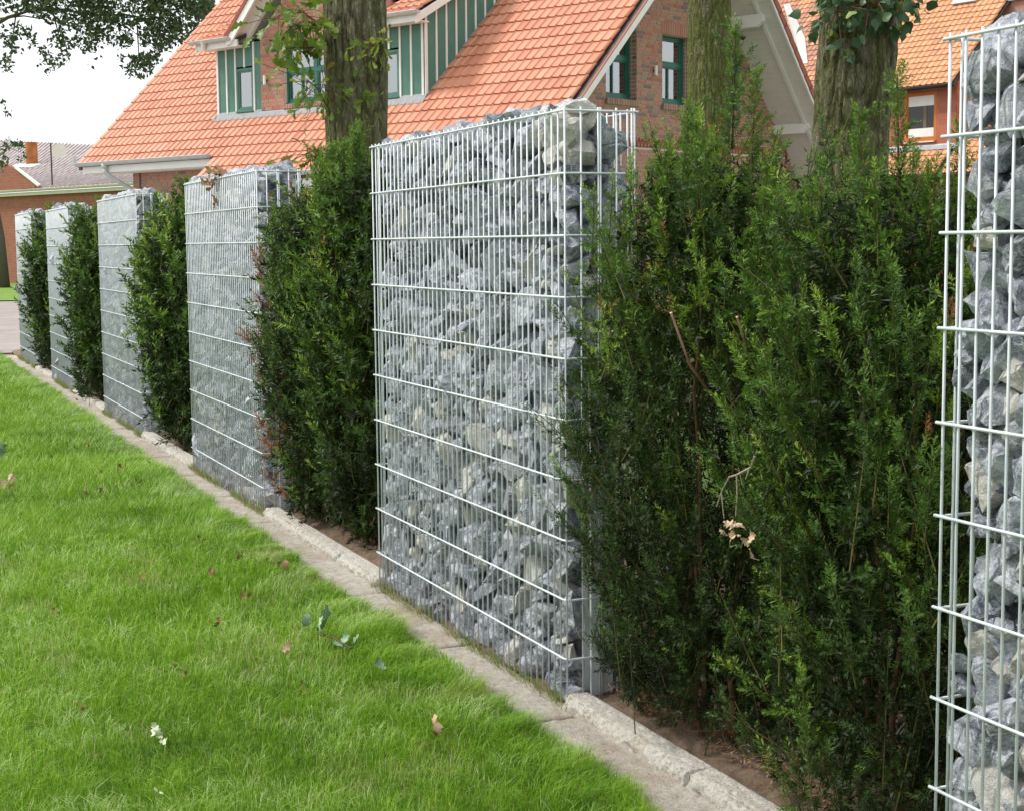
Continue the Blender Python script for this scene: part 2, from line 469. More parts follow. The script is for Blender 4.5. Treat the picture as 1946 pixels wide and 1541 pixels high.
M_deadleaf = mat_leaf('dead_leaf', [(0.0, (0.20, 0.085, 0.035)), (0.5, (0.42, 0.25, 0.14)), (1.0, (0.62, 0.47, 0.32))], 0.0, 0.8)
M_paleleaf = mat_leaf('pale_leaf_underside', [(0.0, (0.16, 0.26, 0.15)), (0.6, (0.28, 0.40, 0.27)), (1.0, (0.66, 0.68, 0.48))], 0.0, 0.6)

# ------------------------------------------------------------------ ground
def grid_sheet(x0, x1, y0, y1, nx, ny, zf):
    xs = np.linspace(x0, x1, nx+1); ys = np.linspace(y0, y1, ny+1)
    X, Y = np.meshgrid(xs, ys, indexing='ij'); Z = zf(X, Y)
    v = np.stack([X, Y, Z], -1).reshape(-1, 3)
    i, j = np.meshgrid(np.arange(nx), np.arange(ny), indexing='ij')
    a = (i*(ny+1)+j).ravel()
    q = np.stack([a, a+ny+1, a+ny+2, a+1], -1)
    return v, q

def struct(name, mb, mat, smooth=False):
    o = mb.build(name, mat, smooth=smooth); o['kind'] = 'structure'; return o

mb = MB(); v, q = grid_sheet(-400, 600, -500, 500, 4, 4, lambda X, Y: X*0-0.06); mb.add(v, q)
struct('ground', mb, mat_simple('far_ground', (0.06, 0.10, 0.02), (0.11, 0.16, 0.04), 0.5, 0.95))
mb = MB(); v, q = grid_sheet(-6, 24.0, 0.215, 30, 60, 60, lambda X, Y: 0.028+0.0*X+0.02*(fbm(X*0.7, Y*0.7)-0.5)*(Y > 0.4)); mb.add(v, q)
struct('lawn', mb, M_lawn, True)
mb = MB(); v, q = grid_sheet(24.0, 47.5, -60, 120, 10, 40, lambda X, Y: X*0+0.025); mb.add(v, q)
road = struct('road', mb, M_road)
mb = MB(); v, q = grid_sheet(47.5, 90, -60, 120, 10, 10, lambda X, Y: X*0+0.055); mb.add(v, q)
struct('far_verge', mb, mat_simple('verge_grass', (0.10, 0.20, 0.02), (0.17, 0.28, 0.04), 1.0, 0.95))
mb = MB(); v, q = grid_sheet(-6, 24.0, -60, -1.6, 10, 10, lambda X, Y: X*0+0.02); mb.add(v, q)
struct('garden_ground', mb, mat_simple('garden_grass', (0.04, 0.075, 0.012), (0.08, 0.14, 0.03), 3.0, 0.95))
mb = MB()
v, q = grid_sheet(-6, 24.0, -1.62, -0.02, 500, 30, lambda X, Y: 0.075+0.05*(fbm(X*6, Y*6, 0, 3)-0.5)+0.03*(fbm(X*22, Y*22, 0, 5)-0.5)-0.04*np.clip((Y+0.15)/0.13, 0, 1))
mb.add(v, q); struct('planting_bed', mb, M_soil, True)

# path of rough slabs along the wall
mb = MB(); mb.box(-6, 24.0, -0.03, 0.30, -0.05, 0.008)
path = struct('path', mb, M_soil)
def slab_proto(seed, L=0.985, W=0.222):
    xs = np.linspace(0, L, 66); ys = np.linspace(0, W, 20)
    X, Y = np.meshgrid(xs, ys, indexing='ij')
    e = np.minimum(np.minimum(X, L-X)/0.012, np.minimum(Y, W-Y)/0.012)
    Z = 0.006*(fbm(X*18, Y*18, seed*3.1, seed)-0.5)+0.006*(fbm(X*60, Y*60, seed, seed+9)-0.5) - 0.008*np.clip(1-e, 0, 1)**2
    jx = 0.004*(fbm(Y*30, X*0, seed)-0.5)
    top = np.stack([X+jx, Y, Z+0.004], -1).reshape(-1, 3)
    nx, ny = X.shape
    i, j = np.meshgrid(np.arange(nx-1), np.arange(ny-1), indexing='ij'); a = (i*ny+j).ravel()
    q = np.stack([a, a+ny, a+ny+1, a+1], -1).tolist()
    ring = [i*ny for i in range(nx)]+[(nx-1)*ny+j for j in range(1, ny)]+[i*ny+ny-1 for i in range(nx-2, -1, -1)]+[j for j in range(ny-2, 0, -1)]
    n0 = len(top); low = top[ring].copy(); low[:, 2] = -0.05
    v = np.vstack([top, low]); k = len(ring)
    for s in range(k):
        q.append([ring[s], n0+s, n0+(s+1) % k, ring[(s+1) % k]])
    return v, q
slabs = []
for s in range(4):
    v, q = slab_proto(s); b_ = MB(); b_.add(v, q); slabs.append(b_.mesh('slab', M_slab, True))
for i in range(28):
    x = -3.8+i*1.0-0.99+0.01
    o = place('slab', slabs[(i*7) % 4], path, Matrix.Translation((x+0.10*0, -0.015, 0.036+random.uniform(-0.003, 0.003))) @ Matrix.Rotation(random.uniform(-0.004, 0.004), 4, 'Z'))

# gabion positions  (near x, far x, y, z offset)
GAB = [(0.38, 2.382, 0.012, -0.01), (4.314, 6.324, 0.0, 0.0), (8.431, 10.461, 0.005, -0.006), (12.495, 14.593, 0.0, -0.006), (16.758, 18.733, 0.0, -0.006), (20.40, 22.402, 0.0, 0.02)]

# kerb stones in the planting gaps
mb = MB()
for i in range(5):
    mb.box(GAB[i][1]+0.03, GAB[i+1][0]-0.03, -0.12, 0.0, -0.05, 0.02)
kerb = struct('kerb', mb, M_slab)
def kerb_stone(L, seed, W=0.092, Hh=0.084):
    n1 = 110; n2 = 18; n3 = 14
    # surface as lofted profile: front face bottom->top, top front->back, back face
    prof = [(0.0, t*Hh) for t in np.linspace(0, 1, n3)]+[(-t*W, Hh) for t in np.linspace(0, 1, n2)[1:]]+[(-W, Hh*(1-t)) for t in np.linspace(0, 1, 4)[1:]]
    P = np.array(prof); k = len(P)
    xs = np.linspace(0, L, n1)
    V = np.zeros((n1, k, 3))
    for i, x in enumerate(xs):
        V[i, :, 0] = x; V[i, :, 1] = P[:, 0]; V[i, :, 2] = P[:, 1]
    big = fbm(V[..., 0]*7, V[..., 2]*9+V[..., 1]*9, seed*5.3, seed)-0.47
    sm = fbm(V[..., 0]*30, V[..., 2]*30, V[..., 1]*30+seed, seed+4)-0.47
    dd = 0.022*big+0.020*sm+0.012*(noise(V[..., 0]*75, V[..., 2]*75, V[..., 1]*75+seed, seed+8)-0.5)
    # chipped arris
    ar = np.exp(-(((P[:, 0]+0.0)**2+(P[:, 1]-Hh)**2)/0.014**2))
    V[..., 1] += dd*(P[:, 0] > -0.1)-ar*0.007*(1+2.2*noise(V[..., 0]*22, seed*3.0))
    V[..., 2] += np.where(P[:, 1] > 0.04, dd*0.5, 0)-ar*0.005*(1+2*noise(V[..., 0]*19, seed*7.0))
    v = V.reshape(-1, 3)
    q = [[i*k+j, (i+1)*k+j, (i+1)*k+j+1, i*k+j+1] for i in range(n1-1) for j in range(k-1)]
    t = [[0, j, j+1] for j in range(1, k-1)]+[[(n1-1)*k, (n1-1)*k+j+1, (n1-1)*k+j] for j in range(1, k-1)]
    return v, q, t
def put_kerb(x0, x1, seed):
    v, q, t = kerb_stone(x1-x0-0.003, seed); b_ = MB(); b_.add(v, q, t)
    b_.build('kerb_stone', M_granite, kerb, Matrix.Translation((x0, 0.022, 0.0)), smooth=True)
put_kerb(3.475, 4.300, 1); put_kerb(2.60, 3.472, 2); put_kerb(2.40, 2.595, 14)
put_kerb(7.62, 8.42, 3); put_kerb(6.95, 7.61, 4); put_kerb(6.34, 6.94, 5)
put_kerb(11.75, 12.48, 6); put_kerb(11.1, 11.74, 7); put_kerb(10.48, 11.09, 8)
put_kerb(15.7, 16.74, 9); put_kerb(14.62, 15.69, 10); put_kerb(18.76, 19.6, 11); put_kerb(19.61, 20.38, 12)

# ------------------------------------------------------------------ gabions
def stone_proto(seed, sub=True, fine=True):
    r = np.random.default_rng(seed)
    bm = bmesh.new()
    pts = r.normal(size=(12+seed % 5, 3)); pts /= np.linalg.norm(pts, axis=1)[:, None]
    pts *= (0.86+0.24*r.random((len(pts), 1)))
    sc = np.array([1.25, 1.0, 0.78])*(0.82+0.36*r.random(3))
    for p in pts*sc: bm.verts.new(p)
    res = bmesh.ops.convex_hull(bm, input=bm.verts)
    bmesh.ops.delete(bm, geom=[g for g in res['geom_interior'] if isinstance(g, bmesh.types.BMVert)], context='VERTS')
    if sub:
        bmesh.ops.subdivide_edges(bm, edges=bm.edges[:], cuts=1, use_grid_fill=True)
        bmesh.ops.triangulate(bm, faces=bm.faces[:])
        bmesh.ops.smooth_vert(bm, verts=bm.verts[:], factor=0.13, use_axis_x=True, use_axis_y=True, use_axis_z=True)
        if fine: bmesh.ops.subdivide_edges(bm, edges=bm.edges[:], cuts=1, use_grid_fill=True)
        bmesh.ops.triangulate(bm, faces=bm.faces[:])
    bmesh.ops.recalc_face_normals(bm, faces=bm.faces[:])
    bm.verts.ensure_lookup_table()
    V = np.array([vv.co[:] for vv in bm.verts])
    if sub:
        nn = np.array([vv.normal[:] for vv in bm.verts])
        d = (fbm(V[:, 0]*2.6+seed, V[:, 1]*2.6, V[:, 2]*2.6, seed)-0.47)*0.36
        V = V*(1+d[:, None])
    F = [[vv.index for vv in f.verts] for f in bm.faces]
    bm.free()
    return V, [], F
stone_hi = [stone_proto(s) for s in range(16)]
stone_mid = [stone_proto(s, True, False) for s in range(16)]
stone_lo = [stone_proto(s, False) for s in range(16)]
STONE_CACHE = {}

def pack(seed, W=2.0, D=0.25, Z0=0.02, Z1=2.02):
    r = np.random.default_rng(seed)
    N = 1020
    R = np.clip(r.lognormal(math.log(0.048), 0.30, N), 0.028, 0.095)
    P = np.stack([r.random(N)*W, -r.random(N)*D, Z0+r.random(N)*(Z1-Z0)], -1)
    lo = np.array([0, -D, Z0]); hi = np.array([W, 0, Z1+0.02])
    for it in range(60):
        d = P[:, None]-P[None]; dist = np.sqrt((d**2).sum(-1))+1e-9
        ov = np.clip((R[:, None]+R[None])*0.98-dist, 0, None); np.fill_diagonal(ov, 0)
        P = P+(d/dist[..., None]*ov[..., None]).sum(1)*0.35
        P[:, 2] -= 0.0006
        P = np.minimum(np.maximum(P, lo+R[:, None]*0.92), hi-R[:, None]*0.92)
    return P, R
PACKS = [pack(5), pack(8)]

def gabion(gi, pk, mirror, label, detail):
    x0, x1, y0, dz = GAB[gi]
    W = x1-x0
    root = empty('gabion_wall', (x0, y0, dz))
    tag(root, label, 'gabion wall', 'stone gabion panels in a row along the lawn')
    world = Matrix.Translation((x0, y0, dz))
    P, R = PACKS[pk]; P = P.copy(); R = R.copy()
    r = np.random.default_rng(100+gi)
    if mirror: P[:, 0] = 2.0-P[:, 0]
    P[:, 0] *= W/2.0
    ps = Pieces(stone_hi if detail else stone_lo, M_stone, levels=8)
    if detail: ps.rest = stone_mid; ps.cache = STONE_CACHE
    for i in range(len(P)):
        k = int(r.integers(16)); rr = R[i]*1.27
        p = P[i].copy(); t = float(np.clip(r.normal(0.52, 0.28), 0.02, 0.84))
        if r.random() < 0.11: t = 0.93
        if gi == 1 and p[2] > 1.84 and p[0] < 0.20 and p[1] > -0.13: t = 0.93; rr *= 1.12
        if gi in (1, 2) and p[0] < 0.12 and -0.2 < p[1] < -0.04 and p[2] < 1.15: p[0] += 0.07
        q = [float(x_) for x_ in r.normal(size=4)]
        qq = Quaternion((q[0], q[1], q[2], q[3])); qq.normalize()
        rot = qq.to_matrix().to_4x4()
        # clamp the stone behind the wires
        A = np.array(rot)[:3, :3]; V = stone_hi[k][0] @ A.T*rr
        ymax = (V[:, 1]).max(); ymin = V[:, 1].min(); xmin = V[:, 0].min(); xmax = V[:, 0].max()
        if p[1]+ymax > -0.004 or p[1] > -0.085: p[1] = -0.005-ymax+(0 if p[1] > -0.085 else 0)
        if p[1]+ymin < -0.245 or p[1] < -0.165: p[1] = -0.246-ymin
        if p[0]+xmin < 0.006: p[0] = 0.006-xmin
        if p[0]+xmax > W-0.006: p[0] = W-0.006-xmax
        front = (p[1] > -0.11) or (p[0] < 0.1) or p[2] > 1.95
        ps.add(Matrix.Translation(p) @ rot @ Matrix.Diagonal((rr, rr, rr, 1)), k, t, bonus=(rr*10 if front else 0.05))
    if gi in (1, 2):
        for j, zz in enumerate(np.arange(0.12, 2.0, 0.105)):
            k = (j*5) % 16; rr = 0.058*(0.85+0.3*r.random()); qq = Quaternion([float(x_) for x_ in r.normal(size=4)]); qq.normalize(); rot = qq.to_matrix().to_4x4()
            for (px_, py_) in (((0.075, -0.19), (0.15, -0.14)) if zz > 1.2 else ((0.10, -0.20),)):
                ps.add(Matrix.Translation((px_+0.01*r.normal(), py_, zz+0.02*r.normal())) @ rot @ Matrix.Diagonal((rr, rr, rr, 1)), k, float(np.clip(r.normal(0.42, 0.2), 0.05, 0.84)), rr*10)
    if gi == 0:
        for zz in np.arange(0.1, 1.98, 0.098):
            for (px_, py_) in ((W-0.085, -0.065), (W-0.10, -0.16), (W-0.20, -0.06)):
                k = int(r.integers(16)); rr = 0.056*(0.8+0.45*r.random()); qq = Quaternion([float(x_) for x_ in r.normal(size=4)]); qq.normalize()
                ps.add(Matrix.Translation((px_+0.015*r.normal(), py_, zz+0.02*r.normal())) @ qq.to_matrix().to_4x4() @ Matrix.Diagonal((rr, rr, rr, 1)), k, float(np.clip(r.normal(0.5, 0.25), 0.05, 0.84)) if r.random() > 0.12 else 0.93, rr*10)
    # a few stones heaped on top, above the wire
    for xx in np.arange(0.07, W-0.02, 0.105):
        rr = 0.062*(0.8+0.5*r.random()); k = int(r.integers(16))
        rot = Matrix.Rotation(r.random()*6, 4, 'Z') @ Matrix.Rotation(r.normal()*0.35, 4, 'X')
        ps.add(Matrix.Translation((xx, -0.075-0.09*r.random(), 2.0+0.015*r.random())) @ rot @ Matrix.Diagonal((rr*1.15, rr, rr*0.9, 1)), k, float(np.clip(r.normal(0.5, 0.2), 0.05, 0.84)) if not (gi == 1 and xx < 0.1) else 0.93, 1.2)
    ps.finish('stone', root, world, 300 if detail else 0, 'stone', )
    # wires ---------------------------------------------------------------
    zs = [2.0-0.2*k for k in range(10)]
    nv = 41
    def vwire(x, y, n):
        b_ = MB(); b_.tube([(0, 0, -0.02), (0, 0, 2.012)], 0.0034, n); return b_
    vm = vwire(0, 0, 8 if detail else 6).mesh('vertical_wire', M_wire, True)
    # front / end horizontal wire: bent round the near corner
    yb = -0.252
    def hpath():
        p = [(W+0.016, 0.0055, 0)]
        p += [(x, 0.0055, 0) for x in np.linspace(W-0.1, 0.02, 6)]
        c0 = (0.018, -0.0125)
        for a in np.linspace(0, PI/2, 5)[1:]:
            p.append((c0[0]-0.018*math.sin(a)-0.0055*math.sin(a), c0[1]+0.018*math.cos(a), 0))
        p += [(-0.0055, -0.1, 0), (-0.0055, yb-0.012, 0)]
        return p
    hb = MB(); hb.tube(hpath(), 0.0038, 8); hm = hb.mesh('horizontal_wire', M_wire, True)
    hb2 = MB(); hb2.tube([(-0.01, yb-0.004, 0), (W/2, yb-0.004, 0), (W+0.015, yb-0.004, 0)], 0.0038, 8); hm2 = hb2.mesh('horizontal_wire', M_wire, True)
    hb3 = MB(); hb3.tube([(W-0.002, 0.002, 0), (W-0.002, -0.12, 0), (W-0.002, yb-0.012, 0)], 0.0038, 8); hm3 = hb3.mesh('horizontal_wire', M_wire, True)
    vpos = [(W*i/(nv-1), 0.0) for i in range(nv)]
    vpos += [(W*i/(nv-1), yb) for i in range(nv)]
    vpos += [(0.0, y) for y in (-0.058, -0.120, -0.128, -0.186, -0.242)]
    vpos += [(W-0.008, y) for y in (-0.024, -0.08, -0.14, -0.20)]
    if detail:
        for (x, y) in vpos:
            place('vertical_wire', vm, root, Matrix.Translation((x, y, 0)))
        for z in zs:
            for h_ in (hm, hm2, hm3): place('horizontal_wire', h_, root, Matrix.Translation((0, 0, z)))
    else:
        b_ = MB()
        for (x, y) in vpos: b_.tube([(x, y, -0.02), (x, y, 2.012)], 0.0030, 5)
        b_.build('vertical_wire', M_wire, root, smooth=True, kind='stuff')
        for z in zs:
            for h_ in (hm, hm2, hm3): place('horizontal_wire', h_, root, Matrix.Translation((0, 0, z)))
    # steel post inside the near end
    b_ = MB()
    b_.box(0.012, 0.018, -0.175, -0.095, -0.02, 1.18); b_.box(0.066, 0.072, -0.175, -0.095, -0.02, 1.18); b_.box(0.019, 0.065, -0.139, -0.132, -0.02, 1.18)
    b_.box(0.019, 0.026, -0.1, -0.096, -0.02, 1.18)
    b_.build('post', M_zinc, root)
    return root
gabion(0, 1, False, 'gabion panel cut off by the right edge of the photo, closest to the camera', True)
gabion(1, 0, False, 'large central gabion panel with a cream stone at its top right corner', True)
gabion(2, 1, True, 'gabion panel with dry brown oak leaves caught on its top wire', True)
gabion(3, 0, True, 'fourth gabion panel from the right, before the low roof gutter', False)
gabion(4, 1, False, 'narrow-looking gabion panel second from the far left end', False)
gabion(5, 0, True, 'farthest gabion panel, mostly hidden behind the last yew', False)

# ------------------------------------------------------------------ yews
def shoot_protos(n, needles, quad, L=0.10, nl=0.022, nw=0.0032, seed=0):
    out = []
    r = np.random.default_rng(seed)
    for s in range(n):
        LL = L*(0.8+0.4*r.random())
        V = []; F = []; T = []
        bend = r.normal()*0.12
        for i in range(needles):
            f = (i+0.5)/needles
            side = 1 if i % 2 else -1
            az = side*(0.15+0.5*r.random())*1.0 if r.random() < 0.35 else r.random()*6.28
            dirp = np.array([math.cos(az)*side if abs(az) < 1 else math.cos(az), math.sin(az), 0.0])
            dirp /= np.linalg.norm(dirp)
            fwd = 0.55+0.9*f**3
            d = dirp+np.array([0, 0, fwd]); d /= np.linalg.norm(d)
            base = np.array([bend*f*f*LL, 0, f*LL])
            ln = nl*(0.75+0.5*r.random())*(1-0.35*f**3)
            wv = np.cross(d, np.array([r.normal()*0.4, r.normal()*0.4, 1.0])); wv /= np.linalg.norm(wv)+1e-9
            n0 = len(V)
            if quad:
                V += [base, base+d*ln*0.5+wv*nw*0.5, base+d*ln, base+d*ln*0.5-wv*nw*0.5]; F.append([n0, n0+1, n0+2, n0+3])
                T += [f]*4
            else:
                V += [base-wv*nw*0.5, base+wv*nw*0.5, base+d*ln]; F.append([n0, n0+1, n0+2])
                T += [f]*3
        out.append((np.array(V), np.array(F), np.array(T)))
    return out

def frame_from(d, r):
    d = d/np.linalg.norm(d)
    a = np.cross(d, r.normal(size=3)); a /= np.linalg.norm(a)
    b = np.cross(d, a)
    return np.stack([a, b, d], 1)

def yew(x, y, rx, ry, height, leaders, nbr, per, protos, quad, label, seed, brown=None, scale=1.0, low=0.05, top_pts=None, lean=0.0, group='yew shrubs planted between the gabions', foot=0.62, slope=0.0):
    r = np.random.default_rng(seed)
    root = empty('yew_shrub', (x, y, 0.08))
    tag(root, label, 'shrub', group)
    st = MB()
    stems = []
    ns = 11
    for i in range(ns):
        a = r.random()*2*PI; rr_ = 0.05+0.13*r.random()
        a2 = a+r.normal()*0.4; ro = 0.15+0.4*r.random()
        hh = height*(0.62+0.25*r.random())
        p0 = np.array([rr_*math.cos(a)*rx*1.6, rr_*math.sin(a)*ry*1.6, -0.05])
        p2 = np.array([ro*rx*math.cos(a2), ro*ry*math.sin(a2), hh])
        p1 = (p0+p2)/2+np.array([math.cos(a2)*rx*0.2, math.sin(a2)*ry*0.2, -0.1])
        pts = [(1-t)**2*p0+2*t*(1-t)*p1+t*t*p2+(r.normal(size=3)*0.01) for t in np.linspace(0, 1, 9)]
        st.tube(pts, np.linspace(0.011, 0.003, 9), 6)
        stems.append(np.array(pts))
    for (lx, ly, lz) in leaders:
        a = np.array([lx*0.85, ly*0.85, lz-0.34*scale]); b = np.array([lx, ly, lz])
        pts = [a+(b-a)*t for t in np.linspace(0, 1, 5)]
        st.tube(pts, np.linspace(0.004, 0.002, 5), 5); stems.append(np.array(pts))
    st.build('stem', M_stem, root, smooth=True)
    fo = MB(); tw = MB()
    def add_shoot(pos, d, tn, sc):
        k = int(r.integers(len(protos))); V, F, T = protos[k]
        A = frame_from(d, r)
        v = (V*sc) @ A.T+pos
        ti = np.clip(tn+0.16*T**3, 0, 0.9) if tn < 0.9 else np.full(len(T), min(1.0, tn+0.03*r.random()))
        fo.add(v, F if quad else None, None if quad else F, ti)
    def radius(f):   # outline by height fraction
        return (foot+(1-foot)*math.sin(min(1.0, f/0.55)*PI/2)) if f < 0.55 else (1.0-0.42*((f-0.55)/0.45)**1.6)
    NP = 30
    PL = [(2*PI*(k+0.8*r.random())/NP*3.0, 0.35+0.65*r.random(), 0.72+0.30*r.random(), r.normal()*0.09) for k in range(NP)]
    for i in range(nbr):
        f = r.random()**0.85
        z = low+(height-low)*f
        a = r.random()*2*PI
        ro = radius(f)*(0.35+0.65*math.sqrt(r.random()))
        ca, sa = math.cos(a), math.sin(a)
        lump = 0.82+0.36*float(noise(ca*2.2+seed, sa*2.2+f*4.5, seed*1.3, seed))
        ro *= lump
        pk = None
        if r.random() < 0.62:
            pk = PL[int(r.integers(NP))]
            a = pk[0]; ca, sa = math.cos(a), math.sin(a)
            z = low+(height*min(1.0, pk[2])-low)*f; ro = radius(f*0.9)*pk[1]*(0.72+0.28*f)
        if pk is None: z = low+(z-low)*(0.84+0.18*float(noise(ca*1.7+seed*2.1, sa*1.7, seed*0.7, seed+1)))
        p = np.array([ca*ro*rx+lean*(f-0.4), sa*ro*ry, z])
        if slope: p[2] = low+(p[2]-low)*(1-slope*min(1, max(0, p[0]/rx+0.1)))
        if pk is not None: p[:2] += r.normal(size=2)*0.038*scale
        out = np.array([ca*rx, sa*ry, 0.0]); out /= np.linalg.norm(out)
        d = out*(0.55+0.3*r.random())+np.array([0, 0, 0.75+0.5*f])+r.normal(size=3)*0.22
        if pk is not None: d = out*0.30+np.array([0, 0, 1.0])+r.normal(size=3)*0.30
        d /= np.linalg.norm(d)
        Lb = (0.20+0.16*r.random())*scale
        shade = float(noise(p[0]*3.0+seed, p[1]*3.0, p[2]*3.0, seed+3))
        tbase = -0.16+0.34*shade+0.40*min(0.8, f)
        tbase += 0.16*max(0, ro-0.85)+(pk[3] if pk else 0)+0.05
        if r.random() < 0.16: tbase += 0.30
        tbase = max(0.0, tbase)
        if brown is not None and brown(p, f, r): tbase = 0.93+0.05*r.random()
        p0 = p-d*Lb*0.65
        pts = [p0+d*Lb*t+np.array([0, 0, 0.03*t*t]) for t in np.linspace(0, 1, 4)]
        tw.tube(pts, np.linspace(0.0022, 0.0011, 4)*scale, 4, tint=0.5)
        for s in range(per):
            t = 0.15+0.85*(s+0.5)/per
            q = p0+d*Lb*t
            sd_ = d*0.8+r.normal(size=3)*0.55+np.array([0, 0, 0.15])
            if s == per-1: sd_ = d
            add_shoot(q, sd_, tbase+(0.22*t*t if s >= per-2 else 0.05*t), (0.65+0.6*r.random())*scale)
    for (lx, ly, lz) in leaders:
        a = np.array([lx*0.85, ly*0.85, lz-0.34*scale]); b = np.array([lx, ly, lz]); n = int(105/scale)
        cl_ = [0.2, 0.38, 0.52, 0.66, 0.78, 0.9]
        for s in range(n):
            t = s/n; q = a+(b-a)*t
            az = r.random()*2*PI
            d = np.array([math.cos(az), math.sin(az), 0.8+0.9*t])
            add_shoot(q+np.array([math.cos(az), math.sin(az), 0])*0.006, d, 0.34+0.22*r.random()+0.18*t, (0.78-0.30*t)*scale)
        for c_ in cl_:
            az = r.random()*2*PI; q0 = a+(b-a)*c_; dd = np.array([math.cos(az), math.sin(az), 0.9]); dd /= np.linalg.norm(dd)
            for s in range(9): add_shoot(q0+dd*0.008*s*scale, dd+r.normal(size=3)*0.6, 0.45+0.2*r.random(), 0.6*scale)
        for s in range(5): add_shoot(b-np.array([0, 0, 0.02*s]), np.array([r.normal()*0.3, r.normal()*0.3, 1]), 0.7, 0.6*scale)
    # shaded inner foliage
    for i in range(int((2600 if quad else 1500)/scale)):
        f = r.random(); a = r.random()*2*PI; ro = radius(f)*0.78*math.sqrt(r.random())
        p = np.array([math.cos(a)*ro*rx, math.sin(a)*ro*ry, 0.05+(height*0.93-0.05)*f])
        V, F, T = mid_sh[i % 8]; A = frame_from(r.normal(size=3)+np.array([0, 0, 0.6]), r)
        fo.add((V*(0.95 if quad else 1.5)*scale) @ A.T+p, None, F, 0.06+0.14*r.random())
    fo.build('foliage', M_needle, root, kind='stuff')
    tw.build('twigs', M_twig, root, kind='stuff')
    return root

near_sh = shoot_protos(12, 28, True, L=0.056, nl=0.0165, nw=0.0037, seed=1)
mid_sh = shoot_protos(8, 16, False, L=0.08, nl=0.030, nw=0.0085, seed=2)
far_sh = shoot_protos(8, 11, False, L=0.10, nl=0.042, nw=0.015, seed=3)
yl = yew(3.86, -0.30, 0.69, 0.45, 1.83, [(0.22, 0.05, 1.82), (-0.30, 0.12, 2.10), (-0.38, 0.10, 1.96), (0.05, 0.08, 1.88), (-0.06, 0.14, 1.90), (-0.15, 0.12, 1.78), (0.42, 0.12, 1.58), (-0.52, 0.15, 1.72), (0.58, 0.16, 1.45), (0.30, 0.14, 1.70), (-0.22, 0.2, 1.84), (0.13, 0.16, 1.72)],
    660, 15, near_sh, True, 'dark spreading yew right beside the central gabion, dead twig hanging on it', 21, foot=0.70, slope=0.22)
yr = yew(2.88, -0.30, 0.60, 0.45, 1.72, [(0.02, 0.06, 1.90), (0.12, 0.1, 1.82), (-0.3, 0.12, 1.76), (-0.10, 0.1, 1.70), (0.30, 0.12, 1.62), (-0.22, 0.14, 1.66), (-0.36, 0.1, 1.64), (0.42, 0.14, 1.62), (0.52, 0.12, 1.64), (-0.05, 0.2, 1.62), (0.2, 0.16, 1.64)],
    600, 15, near_sh, True, 'bright-tipped yew next to the gabion cut off by the right edge', 22, foot=0.8)
yew(7.98, -0.25, 0.70, 0.40, 1.80, [(0.1, 0, 2.02), (-0.2, 0.05, 1.96), (0.35, 0.0, 1.80), (0.6, 0.1, 1.3)],
    560, 11, mid_sh, False, 'yew with rusty brown dying lower left side, left of the central gabion', 23,
    brown=lambda p, f, r: (p[0] > 0.10 and f < 0.55 and r.random() < 0.95*(1-abs(f-0.22)*1.7)) or (p[0] > 0.30 and f < 0.85 and r.random() < 0.5))
yew(7.24, -0.28, 0.56, 0.36, 1.94, [(0.05, 0.05, 2.08), (0.3, 0.1, 2.0), (-0.08, 0.1, 2.04), (0.15, 0.1, 2.0)],
    560, 11, mid_sh, False, 'tall green yew touching the left edge of the central gabion', 24,
    brown=lambda p, f, r: f < 0.12 and r.random() < 0.3)
yew(11.5, -0.24, 1.06, 0.44, 1.84, [(0.1, 0, 1.98), (-0.4, 0.05, 1.92), (0.5, 0.1, 1.6)],
    620, 9, far_sh, False, 'yew leaning out left of the gabion with the dry oak leaves', 25, scale=1.1)
yew(15.65, -0.24, 1.08, 0.46, 1.84, [(0.1, 0, 1.95), (-0.3, 0.1, 1.9)],
    520, 9, far_sh, False, 'yew between the fourth and fifth gabion panels from the right', 26, scale=1.2)
yew(19.6, -0.24, 1.0, 0.46, 1.86, [(0.3, 0, 1.98), (-0.2, 0.1, 1.95)],
    520, 9, far_sh, False, 'last yew at the far left end of the row, near the road', 27, scale=1.25)
yew(1.9, -1.15, 0.8, 0.5, 1.45, [(0.3, 0, 1.6), (-0.2, 0.1, 1.55), (0.6, 0.1, 1.65)],
    260, 9, mid_sh, False, 'shaded yew standing behind the right-hand gabion', 28, scale=1.2, group='shrubs behind the gabions')
yew(5.2, -2.6, 1.3, 0.5, 1.15, [],
    300, 8, far_sh, False, 'dark evergreen seen through the gap above the front yews', 29, scale=1.3, group='shrubs behind the gabions')

# pruned stems with pale cut ends that show in the two front yews
def cut_stem(root, pts, r0, r1):
    b_ = MB(); P_ = np.array(pts); b_.tube(P_, np.linspace(r0, r1, len(P_)), 8, mat=0)
    d = P_[-1]-P_[-2]; d /= np.linalg.norm(d)
    b_.tube([P_[-1]-d*0.002, P_[-1]+d*0.003], r1*1.06, 8, mat=1)
    b_.build('pruned_stem', [M_stem, M_cut], root, smooth=True)
cut_stem(yl, [(-0.46, 0.27, 1.06), (-0.42, 0.33, 1.16), (-0.35, 0.35, 1.30)], 0.0045, 0.0035)
cut_stem(yl, [(-0.66, 0.28, 1.18), (-0.65, 0.32, 1.30)], 0.004, 0.0035)

